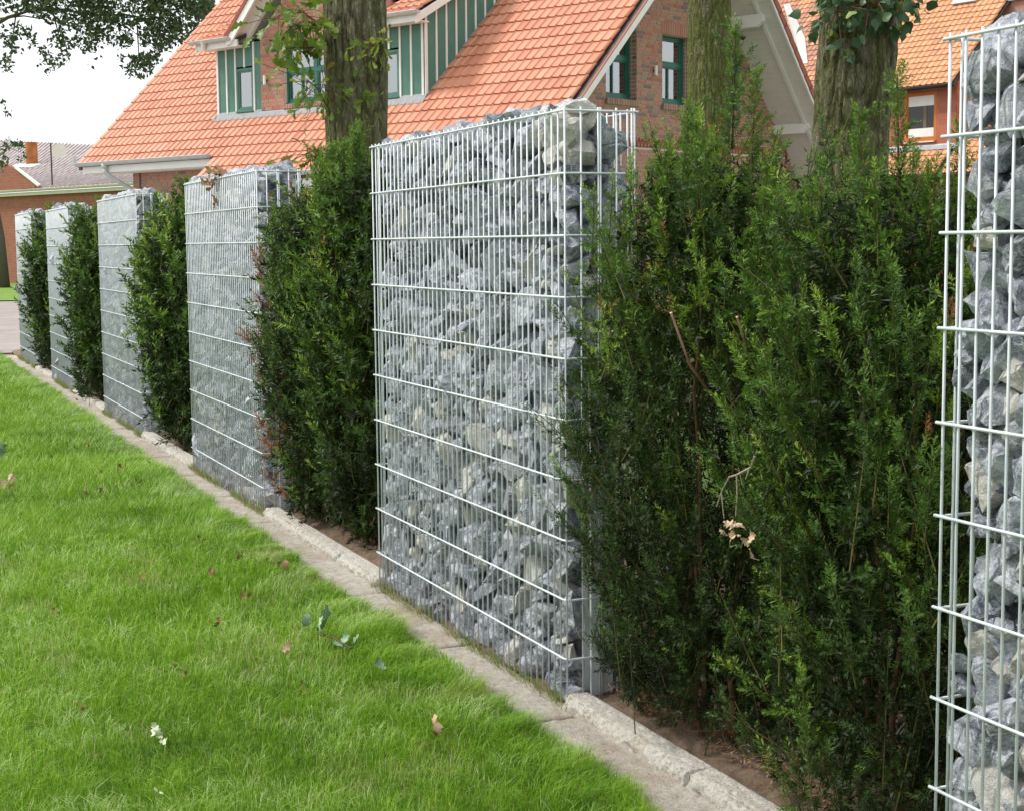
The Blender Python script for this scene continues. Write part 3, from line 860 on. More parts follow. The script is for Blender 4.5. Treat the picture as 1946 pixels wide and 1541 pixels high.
# ------------------------------------------------------------------ trees
def trunk(name, pts, rads, mat, amp, kx, kz, seed, parent, nu=230, nvv=330, knots=()):
    pts = np.array(pts, float); rads = np.array(rads, float)
    zt = pts[:, 2]; top = zt[-1]
    Zs = np.concatenate([np.linspace(zt[0], 1.3, 30)[:-1], np.linspace(1.3, 4.1, nvv-50)[:-1], np.linspace(4.1, top, 23)])
    nvv = len(Zs)-1
    P = np.stack([np.interp(Zs, zt, pts[:, i]) for i in range(3)], -1); R_ = np.interp(Zs, zt, rads)
    a = np.arange(nu)*2*PI/nu
    A, Z = np.meshgrid(a, P[:, 2]); Rg = R_[:, None]+0*A
    cx = np.cos(A)*Rg; cy = np.sin(A)*Rg
    wob = 0.35*noise(cx*5, cy*5, Z*2.0, seed)
    n1 = noise(cx*kx+wob*3, cy*kx, Z*kz, seed)
    n2 = noise(cx*kx*2.1, cy*kx*2.1+wob*4, Z*kz*2.3, seed+2)
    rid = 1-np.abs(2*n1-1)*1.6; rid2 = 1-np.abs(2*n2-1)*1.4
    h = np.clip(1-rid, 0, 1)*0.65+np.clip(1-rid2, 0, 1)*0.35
    low = fbm(cx*3, cy*3, Z*1.0, seed+5)-0.45
    h2 = (np.clip(h*1.5, 0, 1)**0.7-0.6)*amp+low*0.06*R_.mean()/0.25
    for (ka, kz0, kr, kh) in knots:
        da = np.arctan2(np.sin(A-ka), np.cos(A-ka))*Rg
        dd = (da**2+((Z-kz0)*0.9)**2)/kr**2
        h2 = h2+kh*np.exp(-dd)*(1-0.6*np.exp(-dd*5))
    RR = Rg+h2
    V = np.stack([P[:, 0][:, None]+np.cos(A)*RR, P[:, 1][:, None]+np.sin(A)*RR, Z], -1).reshape(-1, 3)
    i, j = np.meshgrid(np.arange(nvv), np.arange(nu), indexing='ij')
    a0 = (i*nu+j).ravel(); a1 = (i*nu+(j+1) % nu).ravel()
    q = np.stack([a0, a1, a1+nu, a0+nu], -1)
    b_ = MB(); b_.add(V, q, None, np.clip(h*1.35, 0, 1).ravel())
    return b_.build(name, mat, parent, smooth=True)

def leaf_mesh(name, kind, tint, mat):
    if kind == 'oak': wv = [0.02, 0.10, 0.07, 0.22, 0.11, 0.29, 0.15, 0.24, 0.03]; 
    elif kind == 'ovate': wv = [0.05, 0.30, 0.40, 0.42, 0.38, 0.30, 0.19, 0.09, 0.01]
    b_ = MB(); n = len(wv); v = []; q = []
    for i, ww in enumerate(wv):
        t = i/(n-1); z = 0.10*math.sin(t*PI)-0.12*t*t
        v += [(-ww, t, z+0.10*ww*2), (0, t, z-0.02), (ww, t, z+0.10*ww*2)]
    for i in range(n-1):
        q += [[3*i, 3*i+1, 3*i+4, 3*i+3], [3*i+1, 3*i+2, 3*i+5, 3*i+4]]
    b_.add(v, q, None, tint); b_.tube([(0, -0.25, -0.02), (0, 0.0, -0.01)], 0.012, 4, tint=tint)
    return b_.mesh(name, mat, True)
oak_leaves = [leaf_mesh('leaf', 'oak', t, M_oakleaf) for t in (0.1, 0.35, 0.5, 0.65, 0.82, 0.97)]
lime_leaves = [leaf_mesh('leaf', 'ovate', t, M_limeleaf) for t in (0.1, 0.3, 0.5, 0.62, 0.85, 0.98)]

def leafy_shoot(root, p0, p1, n, meshes, size, spread, r, weights=None, droop=0.0, twigr=0.006):
    n = int(n*1.35); size *= 1.08; spread *= 1.08
    p0 = np.array(p0, float); p1 = np.array(p1, float)
    b_ = MB(); mid = (p0+p1)/2+r.normal(size=3)*0.03
    L = [p0, mid, p1]; b_.tube(L, [twigr, twigr*0.7, twigr*0.3], 5)
    for i in range(n):
        t = 0.25+0.75*r.random(); base = (1-t)*p0+t*p1+0
        off = r.normal(size=3)*spread*np.array([1, 1, 0.9]); off[2] -= droop*abs(r.normal())*spread
        q = base+off
        if i % 3 == 0: b_.tube([base, (base+q)/2+np.array([0, 0, 0.01]), q], [twigr*0.4]*3, 4)
        d = off/(np.linalg.norm(off)+1e-6)+np.array([0, 0, -0.3])+r.normal(size=3)*0.4
        A = frame_from(d, r)       # columns a,b,d ; leaf length is local y
        Mx = Matrix(np.stack([A[:, 0], A[:, 2], -A[:, 1]], 1).tolist()).to_4x4()
        s = size*(0.65+0.6*r.random())
        k = int(r.choice(len(meshes), p=weights))
        place('leaf', meshes[k], root, Matrix.Translation(q.tolist()) @ Mx @ Matrix.Scale(s, 4))
    b_.build('shoot', M_stem, root)

def tree_root(name, x, y, label, cat='tree', group='tree trunks behind the gabions'):
    o = empty(name, (x, y, 0.0)); tag(o, label, cat, group); return o
# oak behind the first gap: side shoots with leaves
t1 = tree_root('oak_tree', 11.22, -1.46, 'thick oak trunk with lobed green leaf shoots, left of the central gabion')
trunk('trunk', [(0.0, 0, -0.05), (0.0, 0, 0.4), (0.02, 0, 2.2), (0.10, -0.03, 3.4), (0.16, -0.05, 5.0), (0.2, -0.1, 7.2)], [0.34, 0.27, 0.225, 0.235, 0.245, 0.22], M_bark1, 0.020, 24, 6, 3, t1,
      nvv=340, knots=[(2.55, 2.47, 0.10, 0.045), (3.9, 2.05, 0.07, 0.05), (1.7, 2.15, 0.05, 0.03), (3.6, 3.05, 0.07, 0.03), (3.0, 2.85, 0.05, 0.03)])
r_ = np.random.default_rng(77)
# in-plane axes as seen from the photo: right on the image ~ (-0.39,-0.92), towards the camera ~ (-0.92,0.39)
def rel(right, z, toward=0.25): return (-0.39*right-0.92*toward, -0.92*right+0.39*toward, z)
wts = [0.12, 0.28, 0.28, 0.2, 0.07, 0.05]; wy = [0.03, 0.12, 0.25, 0.35, 0.2, 0.05]
leafy_shoot(t1, rel(-0.22, 3.20, 0.05), rel(-0.56, 3.26), 62, oak_leaves, 0.115, 0.085, r_, wts, 0.6)
leafy_shoot(t1, rel(-0.25, 3.20, 0.05), rel(-0.38, 3.30), 30, oak_leaves, 0.10, 0.10, r_, [0.1, 0.2, 0.2, 0.2, 0.1, 0.2], 0.6)
leafy_shoot(t1, rel(-0.30, 3.05, 0.1), rel(-0.55, 3.02), 14, oak_leaves, 0.12, 0.05, r_, wts, 1.2)
leafy_shoot(t1, rel(-0.20, 2.60, 0.15), rel(-0.40, 2.85), 34, oak_leaves, 0.075, 0.11, r_, wy, 0.3)
leafy_shoot(t1, rel(-0.12, 2.60, 0.2), rel(-0.22, 2.80), 22, oak_leaves, 0.07, 0.07, r_, wy, 0.3)
leafy_shoot(t1, rel(0.10, 2.95, 0.2), rel(0.24, 3.10), 26, oak_leaves, 0.07, 0.07, r_, wy, 0.3)
leafy_shoot(t1, rel(0.02, 2.62, 0.2), rel(0.10, 2.66), 14, oak_leaves, 0.06, 0.045, r_, wy, 0.3)
leafy_shoot(t1, rel(-0.22, 2.20, 0.1), rel(-0.36, 2.26), 44, oak_leaves, 0.085, 0.10, r_, [0.2, 0.3, 0.2, 0.2, 0.05, 0.05], 0.8)
t2 = tree_root('oak_tree', 12.55, -5.28, 'slimmer moss-green trunk with a nest box, centre right')
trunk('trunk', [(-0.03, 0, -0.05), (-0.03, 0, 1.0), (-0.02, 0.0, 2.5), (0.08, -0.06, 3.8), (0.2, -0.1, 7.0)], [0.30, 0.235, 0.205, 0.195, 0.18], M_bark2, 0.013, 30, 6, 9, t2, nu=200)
t3 = tree_root('lime_tree', 7.56, -3.42, 'broad furrowed trunk with dark heart-shaped leaves at the top right')
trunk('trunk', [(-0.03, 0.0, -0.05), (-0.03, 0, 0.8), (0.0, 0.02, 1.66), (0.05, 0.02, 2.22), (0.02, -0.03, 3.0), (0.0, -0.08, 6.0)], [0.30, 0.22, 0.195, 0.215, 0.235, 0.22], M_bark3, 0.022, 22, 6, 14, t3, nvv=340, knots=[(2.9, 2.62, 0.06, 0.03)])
wl = [0.25, 0.25, 0.2, 0.1, 0.12, 0.08]
leafy_shoot(t3, rel(-0.1, 3.05, 0.2), rel(-0.20, 2.86, 0.3), 58, lime_leaves, 0.062, 0.085, r_, wl, 0.6)
leafy_shoot(t3, rel(0.0, 3.1, 0.2), rel(0.02, 2.92, 0.3), 66, lime_leaves, 0.066, 0.095, r_, wl, 0.6)
leafy_shoot(t3, rel(0.1, 3.1, 0.2), rel(0.20, 2.92, 0.3), 46, lime_leaves, 0.06, 0.07, r_, wl, 0.6)
leafy_shoot(t3, rel(-0.1, 3.0, 0.2), rel(-0.30, 2.97, 0.3), 14, lime_leaves, 0.06, 0.07, r_, [0.1, 0.1, 0.2, 0.2, 0.2, 0.2], 0.4)

# nest box on the slim trunk
nb = empty('nest_box', (12.55-0.39*0.27+0.08, -5.28-0.92*0.27, 3.30), math.atan2(-0.92, -0.39))
tag(nb, 'weathered wooden nest box hanging on the slim mossy trunk', 'nest box')
b_ = MB(); b_.prism([(-0.08, -0.07, 0.0), (0.035, -0.07, 0.0), (0.05, -0.07, 0.16), (-0.08, -0.07, 0.215)], (0, 0.14, 0)); b_.build('body', M_box, nb)
b_ = MB(); b_.prism([(-0.10, -0.09, 0.235), (0.11, -0.09, 0.145), (0.11, -0.09, 0.162), (-0.10, -0.09, 0.255)], (0, 0.18, 0)); b_.build('roof', M_box, nb)

# far tree on the left, crown against the white sky
ft = empty('far_tree', (62.0, -2.9, 0.0)); tag(ft, 'distant dark-leaved tree at the left edge, crown against white sky', 'tree')
b_ = MB(); b_.tube([(1.0, -0.40, 0), (0.95, -0.33, 2.0), (1.0, 0.0, 4.5), (0.9, 0.6, 8.5), (0.5, 1.0, 12)], [0.24, 0.17, 0.15, 0.14, 0.12], 14)
b_.build('trunk', M_box, ft, smooth=True)
def at_px(u, v, d):
    q = CAM+fw*d+rt*((u-973)/FOC*d)-up*((v-770.5)/FOC*d); return np.array(q[:])-np.array([62.0, -2.9, 0.0])
CL = [  # crown clumps, as boxes of branch ends (centre, radii) about 56 m away
 (40, -30, 90, 60, 900), (130, -10, 90, 60, 1300), (230, -10, 90, 60, 1300), (340, 10, 70, 75, 1500), (300, -60, 110, 60, 700), (60, -110, 180, 50, 900),
 (30, 75, 38, 28, 240), (12, 115, 18, 22, 70), (105, 95, 32, 34, 170), (95, 130, 25, 18, 50), (150, 60, 40, 35, 260), (175, 100, 20, 25, 60), (265, 85, 40, 35, 320), (262, 128, 28, 22, 140),
 (305, 60, 40, 40, 330), (210, 55, 45, 30, 280), (240, 110, 14, 14, 40), (375, 10, 30, 25, 300), (290, 110, 22, 16, 60), (5, 195, 8, 6, 10), (14, 215, 8, 6, 8),
 (25, 275, 22, 10, 34), (10, 300, 28, 18, 110), (35, 290, 14, 20, 36), (2, 330, 10, 20, 20)]
fr = np.random.default_rng(5); fo = MB(); br = MB()
for (u, v_, ru, rv, n) in CL:
    for i in range(int(n*1.7)):
        a = fr.random()*2*PI; s = math.sqrt(fr.random())
        if noise((u+ru*s*math.cos(a))/16.0, (v_+rv*s*math.sin(a))/16.0, 0, 8) < 0.34 and v_ > 20: continue
        p = at_px(u+ru*s*math.cos(a), v_+rv*s*math.sin(a), 60+fr.normal()*1.2)  # metres from the camera
        A = frame_from(fr.normal(size=3), fr); L = 0.125*(0.6+fr.random())
        quad_ = np.array([[0, 0, 0], [0.5, 0.35, 0], [1.3, 0, 0.1], [0.5, -0.35, 0]])*L
        fo.add(quad_ @ A.T+p, [[0, 1, 2, 3]], None, min(1, max(0, fr.normal(0.35, 0.22))))
fo.build('crown', M_crown, ft, kind='stuff')
for (u0, v0, u1, v1, rr_) in [(-30, 60, 60, 20, .09), (60, 20, 180, 30, .07), (180, 30, 300, 40, .05), (100, 22, 120, 110, .03), (260, 40, 265, 130, .03), (30, 30, 20, 120, .03), (170, 30, 175, 100, .02), (-20, 280, 40, 290, .02), (0, 36, 90, 38, .04), (210, 36, 300, 100, .02)]:
    a = at_px(u0, v0, 60); b2 = at_px(u1, v1, 60)
    br.tube([a, (a+b2)/2+np.array([0, 0, 0.12]), b2], [rr_, rr_*0.8, rr_*0.5], 6)
br.build('branches', M_bark1, ft, smooth=True, kind='stuff')


# ------------------------------------------------------------------ brick house
TH = YAW+rad(49)
house = empty('brick_house', (28.94, -13.30, 0.0), TH)
tag(house, 'red brick house with orange tiled roof, green boarded dormer and white eaves', 'house')
HW = Matrix.Translation((28.94, -13.30, 0.0)) @ Matrix.Rotation(TH, 4, 'Z')
# local x = a (away from the gable), local y = -b (towards the lawn side), z up
SF, SR = 0.966, 1.146                # roof slopes
AP_B, AP_Z = 1.056, 8.94             # ridge
def zf(b): return AP_Z+SF*(b-AP_B)   # front slope (b < ridge)
def zr(b): return AP_Z-SR*(b-AP_B)
hr = np.random.default_rng(31)
BR = Pieces([(BOX_V, BOX_Q, None)], M_brick, levels=8)
CH, BLN = 0.0833, 0.250

def bricks(axis, fixed, s0, s1, z0, z1, holes, top=None, bonus=1.0, out=0.010, zoff=0.0, tmean=0.48):
    """stretcher bond. axis 'b': wall in plane a=fixed, s=b ; axis 'a': wall in plane b=fixed, s=a"""
    n0 = int(math.floor((z0-zoff)/CH)); n1 = int(math.ceil((z1-zoff)/CH))
    for c in range(n0, n1):
        zc = zoff+(c+0.5)*CH
        if zc < z0+0.02 or zc > z1-0.02: continue
        segs = [(s0, s1)]
        if top is not None:
            lo, hi = top(zc); segs = [(max(s0, lo), min(s1, hi))]
        for (h0, h1, hz0, hz1) in holes:
            if hz0 < zc < hz1:
                ns = []
                for (x0, x1) in segs:
                    if h1 <= x0 or h0 >= x1: ns.append((x0, x1)); continue
                    if x0 < h0: ns.append((x0, h0))
                    if h1 < x1: ns.append((h1, x1))
                segs = ns
        off = (c*0.618 % 1.0)*BLN*2
        for (x0, x1) in segs:
            if x1-x0 < 0.03: continue
            k = int(math.floor((x0-off)/BLN))-1
            x = off+k*BLN
            while x < x1:
                Lb = BLN
                if hr.random() < 0.10: Lb = BLN/2
                a0 = max(x, x0); a1 = min(x+Lb, x1)
                if a1-a0 > 0.03:
                    t = float(np.clip(hr.normal(tmean, 0.22), 0.02, 0.98))
                    if hr.random() < 0.07: t = 0.05
                    sx = (a1-a0)-0.012; mid = (a0+a1)/2; o = out*(0.8+0.4*hr.random())
                    if axis == 'b': BR.add(TRS(fixed-o/2+0.005, -mid, zc, o+0.01, sx, CH-0.013), 0, t, bonus)
                    else: BR.add(TRS(mid, -fixed+o/2-0.005, zc, sx, o+0.01, CH-0.013), 0, t, bonus)
                x += Lb
def soldiers(axis, fixed, s0, s1, z0, z1, out=0.01, depth=0.0, t0=0.5):
    n = max(1, int(round((s1-s0)/0.083))); st = (s1-s0)/n
    for i in range(n):
        m_ = s0+(i+0.5)*st; o = out+0.01
        t = float(np.clip(hr.normal(t0, 0.2), 0, 1))
        if axis == 'b': BR.add(TRS(fixed-o/2+0.005, -m_, (z0+z1)/2, o, st-0.014, z1-z0-0.006), 0, t, 1.3)
        else: BR.add(TRS(m_, -fixed+o/2-0.005, (z0+z1)/2, st-0.014, o, z1-z0-0.006), 0, t, 1.3)

WIN = [(-1.42, -0.39), (0.52, 1.55), (2.45, 3.48)]
holes = [(a, b, 4.48, 5.92) for a, b in WIN]+[(a-0.0, b+0.0, 1.3, 2.62) for a, b in WIN]
def wall_with_holes(mb, axis, fixed, thick, s0, s1, z0, z1, holes, topfn=None):
    """solid wall slab built from vertical strips between the openings"""
    xs = sorted(set([s0, s1]+[h for hh in holes for h in hh[:2] if s0 < h < s1]))
    if topfn: xs = sorted(set(xs+[AP_B]))
    for x0, x1 in zip(xs[:-1], xs[1:]):
        hz = sorted([(h[2], h[3]) for h in holes if h[0] <= x0+1e-6 and h[1] >= x1-1e-6])
        spans = []; z = z0
        for a, b in hz: spans.append((z, a, False)); z = b
        spans.append((z, z1, True))
        for a, b, istop in spans:
            if istop and topfn:
                pl = [(x0, a), (x1, a), (x1, topfn(x1)), (x0, topfn(x0))]
            else: pl = [(x0, a), (x1, a), (x1, b), (x0, b)]
            if axis == 'b': mb.prism([(fixed, -s, z_) for s, z_ in pl], (thick, 0, 0))
            else: mb.prism([(s, -fixed, z_) for s, z_ in pl], (0, -thick, 0))
gt = lambda b: min(zf(b), zr(b))-0.16
mb = MB()
wall_with_holes(mb, 'b', 0.003, 0.30, -4.35, 6.0, -0.1, 4.0, holes, gt)
mb.build('gable_wall', M_mortar, house)
def gtop(z):
    return ((z+0.18-AP_Z)/SF+AP_B, AP_B-(z+0.18-AP_Z)/SR)
lint = [(a-0.02, b+0.02, 5.92, 6.17) for a, b in WIN]+[(a-0.02, b+0.02, 2.62, 2.87) for a, b in WIN]
sil = [(a-0.02, b+0.02, 4.33, 4.48) for a, b in WIN]
band = [(-9, 9, 3.54, 3.75)]
bricks('b', 0.0, -4.34, 6.0, 1.0, 8.6, holes+lint+sil+band, top=lambda z: (max(-4.34, gtop(z)[0]), min(6.0, gtop(z)[1])), bonus=1.6)
for a, b in WIN:
    soldiers('b', 0.0, a-0.02, b+0.02, 5.92, 6.17)
    soldiers('b', 0.0, a-0.02, b+0.02, 2.62, 2.87)
    soldiers('b', 0.0, a-0.04, b+0.04, 4.35, 4.475, out=0.07, t0=0.3)
    # reveals
    for s in (a, b):
        c = 4.48
        while c < 5.90:
            for dd in (0.06, 0.18):
                BR.add(TRS(dd-0.01, -(s+(0.004 if s == b else -0.004)), c+CH/2, 0.108, 0.012, CH-0.013), 0, float(np.clip(hr.normal(0.35, 0.2), 0, 1)), 0.8)
            c += CH
# corbelled band with dentils
x = -4.3
while x < 6.0:
    BR.add(TRS(-0.028, -(x+0.03), 3.705, 0.06, 0.058, 0.055), 0, 0.85, 1.0)
    BR.add(TRS(-0.022, -(x+0.09), 3.585, 0.05, 0.058, 0.055), 0, 0.8, 1.0)
    x += 0.12
mb = MB(); mb.box(-0.020, 0.004, -6.0, 4.3, 3.615, 3.675); mb.box(-0.012, 0.004, -6.0, 4.3, 3.54, 3.556)
mb.build('string_course', M_vergetile, house)

def window(parent, axis, fixed, s0, s1, z0, z1, transom=None, mull=(), curtains_reflections=(), deep=0.2, fw_=0.07, paint=M_frame, lowmull=(), coff=0.045, glass=None):
    """opening s0..s1; frame sits 'deep' behind the face"""
    def B(mb, a, b, za, zb, d0, d1):
        if axis == 'b': mb.box(fixed+d0, fixed+d1, -b, -a, za, zb)
        else: mb.box(a, b, -fixed-d1, -fixed-d0, za, zb)
    f = MB(); d0, d1 = deep-0.05, deep+0.03
    B(f, s0, s0+fw_, z0, z1, d0, d1); B(f, s1-fw_, s1, z0, z1, d0, d1)
    B(f, s0+fw_, s1-fw_, z0, z0+fw_*1.5, d0, d1); B(f, s0+fw_, s1-fw_, z1-fw_, z1, d0, d1)
    B(f, s0-0.0, s1+0.0, z0, z0+0.028, d0-0.045, d0-0.001)
    if transom: B(f, s0+fw_, s1-fw_, transom-0.04, transom+0.04, d0+0.004, d1-0.004)
    for x in mull: B(f, x-0.05, x+0.05, z0+fw_*1.5, z1-fw_, d0+0.008, d1-0.008)
    for x in lowmull: B(f, x-0.018, x+0.018, z0+fw_*1.5, transom-0.04, d0+0.012, d1-0.012)
    wo = f.build('window', paint, parent)
    # sash frames, a little thinner and set in
    sash = MB(); xs = [s0+fw_]+sorted(mull)+[s1-fw_]
    for x0, x1 in zip(xs[:-1], xs[1:]):
        xx0 = x0+(0.05 if x0 in mull else 0); xx1 = x1-(0.05 if x1 in mull else 0)
        for za, zb in ([(z0+fw_*1.5, transom-0.04), (transom+0.04, z1-fw_)] if transom else [(z0+fw_*1.5, z1-fw_)]):
            e = 0.035
            B(sash, xx0, xx0+e, za, zb, d0+0.02, d1-0.01); B(sash, xx1-e, xx1, za, zb, d0+0.02, d1-0.01)
            B(sash, xx0+e, xx1-e, za, za+e, d0+0.02, d1-0.01); B(sash, xx0+e, xx1-e, zb-e, zb, d0+0.02, d1-0.01)
            g = MB(); B(g, xx0+e, xx1-e, za+e, zb-e, deep-0.006, deep-0.001); g.build('pane', glass or M_glass, wo)
    sash.build('sash_frame', paint, wo)
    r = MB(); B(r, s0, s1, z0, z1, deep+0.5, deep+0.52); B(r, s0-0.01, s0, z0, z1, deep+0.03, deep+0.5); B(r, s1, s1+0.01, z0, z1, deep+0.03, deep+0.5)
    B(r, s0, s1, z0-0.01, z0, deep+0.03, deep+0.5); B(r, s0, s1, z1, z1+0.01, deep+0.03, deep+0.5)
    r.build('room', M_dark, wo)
    for (a, b, za, zb) in curtains_reflections:
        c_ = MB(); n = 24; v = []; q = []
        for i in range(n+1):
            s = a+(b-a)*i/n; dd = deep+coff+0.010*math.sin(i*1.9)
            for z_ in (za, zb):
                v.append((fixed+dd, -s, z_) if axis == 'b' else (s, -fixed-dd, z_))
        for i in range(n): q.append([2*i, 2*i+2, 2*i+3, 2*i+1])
        c_.add(v, q); c_.build('window_sheet', M_curtain_reflection, wo)  # hung curtains, plus white sheets added where panes mirror something pale
    return wo
window(house, 'b', 0.0, -1.42, -0.39, 4.48, 5.92, 5.32, (), [(-1.40, -0.78, 5.0, 5.86)], deep=0.22, lowmull=(-0.95,))  # white sheet added for the pale gable reflected in the upper pane
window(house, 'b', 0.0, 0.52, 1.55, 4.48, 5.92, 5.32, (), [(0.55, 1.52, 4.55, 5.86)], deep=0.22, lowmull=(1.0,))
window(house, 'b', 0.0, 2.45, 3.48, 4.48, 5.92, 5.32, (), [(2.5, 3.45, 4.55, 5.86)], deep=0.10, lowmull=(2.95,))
for a, b in WIN: window(house, 'b', 0.0, a, b, 1.3, 2.62, 2.1, (), [], deep=0.2)

# other walls
mb = MB()
mb.box(0.31, 8.9, 4.45-0.30, 4.45, -0.1, 3.35)      # low front wall under the long eave
mb.box(8.91, 12.5, 3.60, 3.90, -0.1, 4.0)            # front wall left
mb.box(12.2, 12.5, -6.0, 3.59, -0.1, 4.2)
mb.build('front_wall', M_mortar, house)
bricks('a', -4.46, 1.0, 8.9, 2.3, 3.0, [], bonus=0.8)
bricks('a', -3.91, 8.95, 12.5, 2.0, 3.45, [], bonus=1.2, tmean=0.4)
soldiers('a', -3.91, 9.0, 12.45, 3.44, 3.50)
mb = MB(); mb.box(12.17, 12.23, 3.90, 3.925, 2.0, 3.45); mb.build('expansion_joint', M_darkgutter, house)

# roof ---------------------------------------------------------------------
roof = MB()
OH = 1.20; AL = 13.95
def rslab(mb, a0, a1, b0, b1, f, th, dz=0.0):
    z0, z1 = f(b0)+dz, f(b1)+dz
    mb.prism([(a0, -b0, z0), (a0, -b1, z1), (a0, -b1, z1-th), (a0, -b0, z0-th)], (a1-a0, 0, 0))
rslab(roof, -OH, 8.62, -4.98, AP_B, zf, 0.10, -0.06)
rslab(roof, 8.625, AL, -4.46, AP_B, zf, 0.10, -0.06)
rslab(roof, -OH, AL, AP_B, 6.6, zr, 0.10, -0.06)
ro = roof.build('roof', M_darkgutter, house)

def tile_proto(Wt, Lt, roll=0.030):
    ss = np.array([0, .10, .28, .5, .66, .77, .88, .96, 1.0])
    zz = roll*np.exp(-((ss-0.87)/0.095)**2)+roll*0.45*np.exp(-((ss+0.09)/0.1)**2)+0.004*np.cos(ss*6.28)
    v = []; n = len(ss)
    for s, z in zip(ss, zz): v.append((s*Wt, 0, z+0.030))            # lower edge
    for s, z in zip(ss, zz): v.append((s*Wt, Lt, z+0.0))             # upper edge
    for s, z in zip(ss, zz): v.append((s*Wt, 0.0, z+0.003))          # lip underside
    q = [[i, i+1, n+i+1, n+i] for i in range(n-1)]+[[2*n+i, 2*n+i+1, i+1, i] for i in range(n-1)]
    t = []
    v += [(Wt, 0, 0.0), (Wt, Lt, -0.02)]
    q.append([n-1, 3*n, 3*n+1, 2*n-1])
    return np.array(v), q, t
GA = 0.336; WT = 0.2145
tp = tile_proto(WT, GA+0.01)
TL = Pieces([tp], M_tile, levels=6, smooth=False)
def lay_tiles(P_, a0, a1, b0, f, slope, brows, skip, gauge=GA, wt=WT, dz=0.0, sign=1, right=True, tint=(0.5, 0.22)):
    """tiles on a plane rising with b; a runs from a1 down to a0 so that rolls line up"""
    L = math.hypot(1, slope)
    db = gauge/L
    ux = Vector((-1, 0, 0)); uy = Vector((0, -1.0/L*sign, slope/L)); uz = ux.cross(uy)
    R3 = Matrix((ux, uy, uz)).transposed().to_4x4()
    for i in range(brows):
        b = b0+i*db*sign
        n = int(math.floor((a1-a0)/wt))
        for j in range(n):
            a = a1-j*wt
            if skip and skip(a-wt/2, b+db*sign*0.5): continue
            t = float(np.clip(hr.normal(*tint), 0.02, 0.98))
            P_.add(Matrix.Translation((a, -b, f(b)+dz+0.004+0.003*(hr.random()-0.5))) @ R3 @ Matrix.Rotation(0.004*(hr.random()-0.5), 4, 'Z'), 0, t)
DA0, DA1, DB = 3.04, 9.72, -3.49
DF = lambda b: 6.22+0.545*(b+3.90)
def skipmain(a, b):
    if DA0 < a < DA1 and b > DB-0.04: return True
    if a > 8.62 and b < -4.46: return True
    return False
lay_tiles(TL, -OH-0.02, AL, -5.02, zf, SF, 25, skipmain)
lay_tiles(TL, 2.84, 9.98, -3.96, DF, 0.545, 17, lambda a, b: abs(a-6.38) < 2.42-max(0, (b+3.9)) * 0.0 and b < -3.0 and abs(a-6.38) < 2.3, gauge=0.33)
TL.finish('tile', ro, HW, 300, 'tile')
BR.finish('brick', house, HW, 300, 'brick')
# verge, bargeboards, soffit
mb = MB()
rslab(mb, -OH-0.045, -OH-0.002, -5.0, AP_B, zf, 0.17, -0.055)
rslab(mb, -OH-0.045, -OH-0.002, AP_B, 6.6, zr, 0.17, -0.055)
mb.build('bargeboard', M_white, ro)
mb = MB()
rslab(mb, -OH-0.050, -OH-0.0, -5.0, AP_B, zf, 0.025, -0.028)
mb.build('verge_trim', M_vergetile, ro)
# stepped dark verge tiles on the right slope
vt = MB(); vt.box(-0.02, 0.10, 0, 0.36, -0.10, 0.03); vtm = vt.mesh('verge_tile', M_vergetile)
L2 = math.hypot(1, SR)
for i in range(26):
    b = 6.5-i*GA/L2
    ux = Vector((1, 0, 0)); uy = Vector((0, 1/L2, SR/L2)); uz = ux.cross(uy)
    R3 = Matrix((ux, uy, uz)).transposed().to_4x4()
    place('verge_tile', vtm, ro, Matrix.Translation((-OH-0.05, -b, zr(b)+0.03)) @ R3 @ Matrix.Rotation(-0.05, 4, 'X'))
# soffit boards under the gable overhang (run along the ridge direction)
mb = MB()
for f, b0, b1 in ((zf, -4.9, AP_B), (zr, AP_B, 6.55)):
    n = int(abs(b1-b0)/0.085)
    for i in range(n):
        x0 = b0+(b1-b0)*i/n; x1 = b0+(b1-b0)*(i+1)/n
        xa, xb = min(x0, x1), max(x0, x1)
        rslab(mb, -OH+0.0, -0.002, xa+0.004, xb-0.004, f, 0.018, -0.162)
mb.build('soffit', M_soffit, ro, kind='stuff')
mb = MB(); rslab(mb, -OH+0.34, -OH+0.42, AP_B, 6.5, zr, 0.07, -0.181); rslab(mb, -OH+0.34, -OH+0.42, -4.8, AP_B, zf, 0.07, -0.181)
mb.build('rafter', M_white, ro)
def purlin(b, zc, w_=0.12, h_=0.25, l0=-1.0):
    mb = MB(); mb.prism([(0.0, -b-w_/2, zc-h_/2), (l0+0.16, -b-w_/2, zc-h_/2), (l0, -b-w_/2, zc-h_/2+0.12), (l0, -b-w_/2, zc+h_/2), (0.0, -b-w_/2, zc+h_/2)], (0, w_, 0))
    mb.build('purlin', M_white, ro)
purlin(3.02, 6.36, 0.14, 0.27, -0.92); purlin(5.02, 4.14, 0.14, 0.22, -0.92); purlin(-3.75, 3.98, 0.14, 0.22, -1.3)

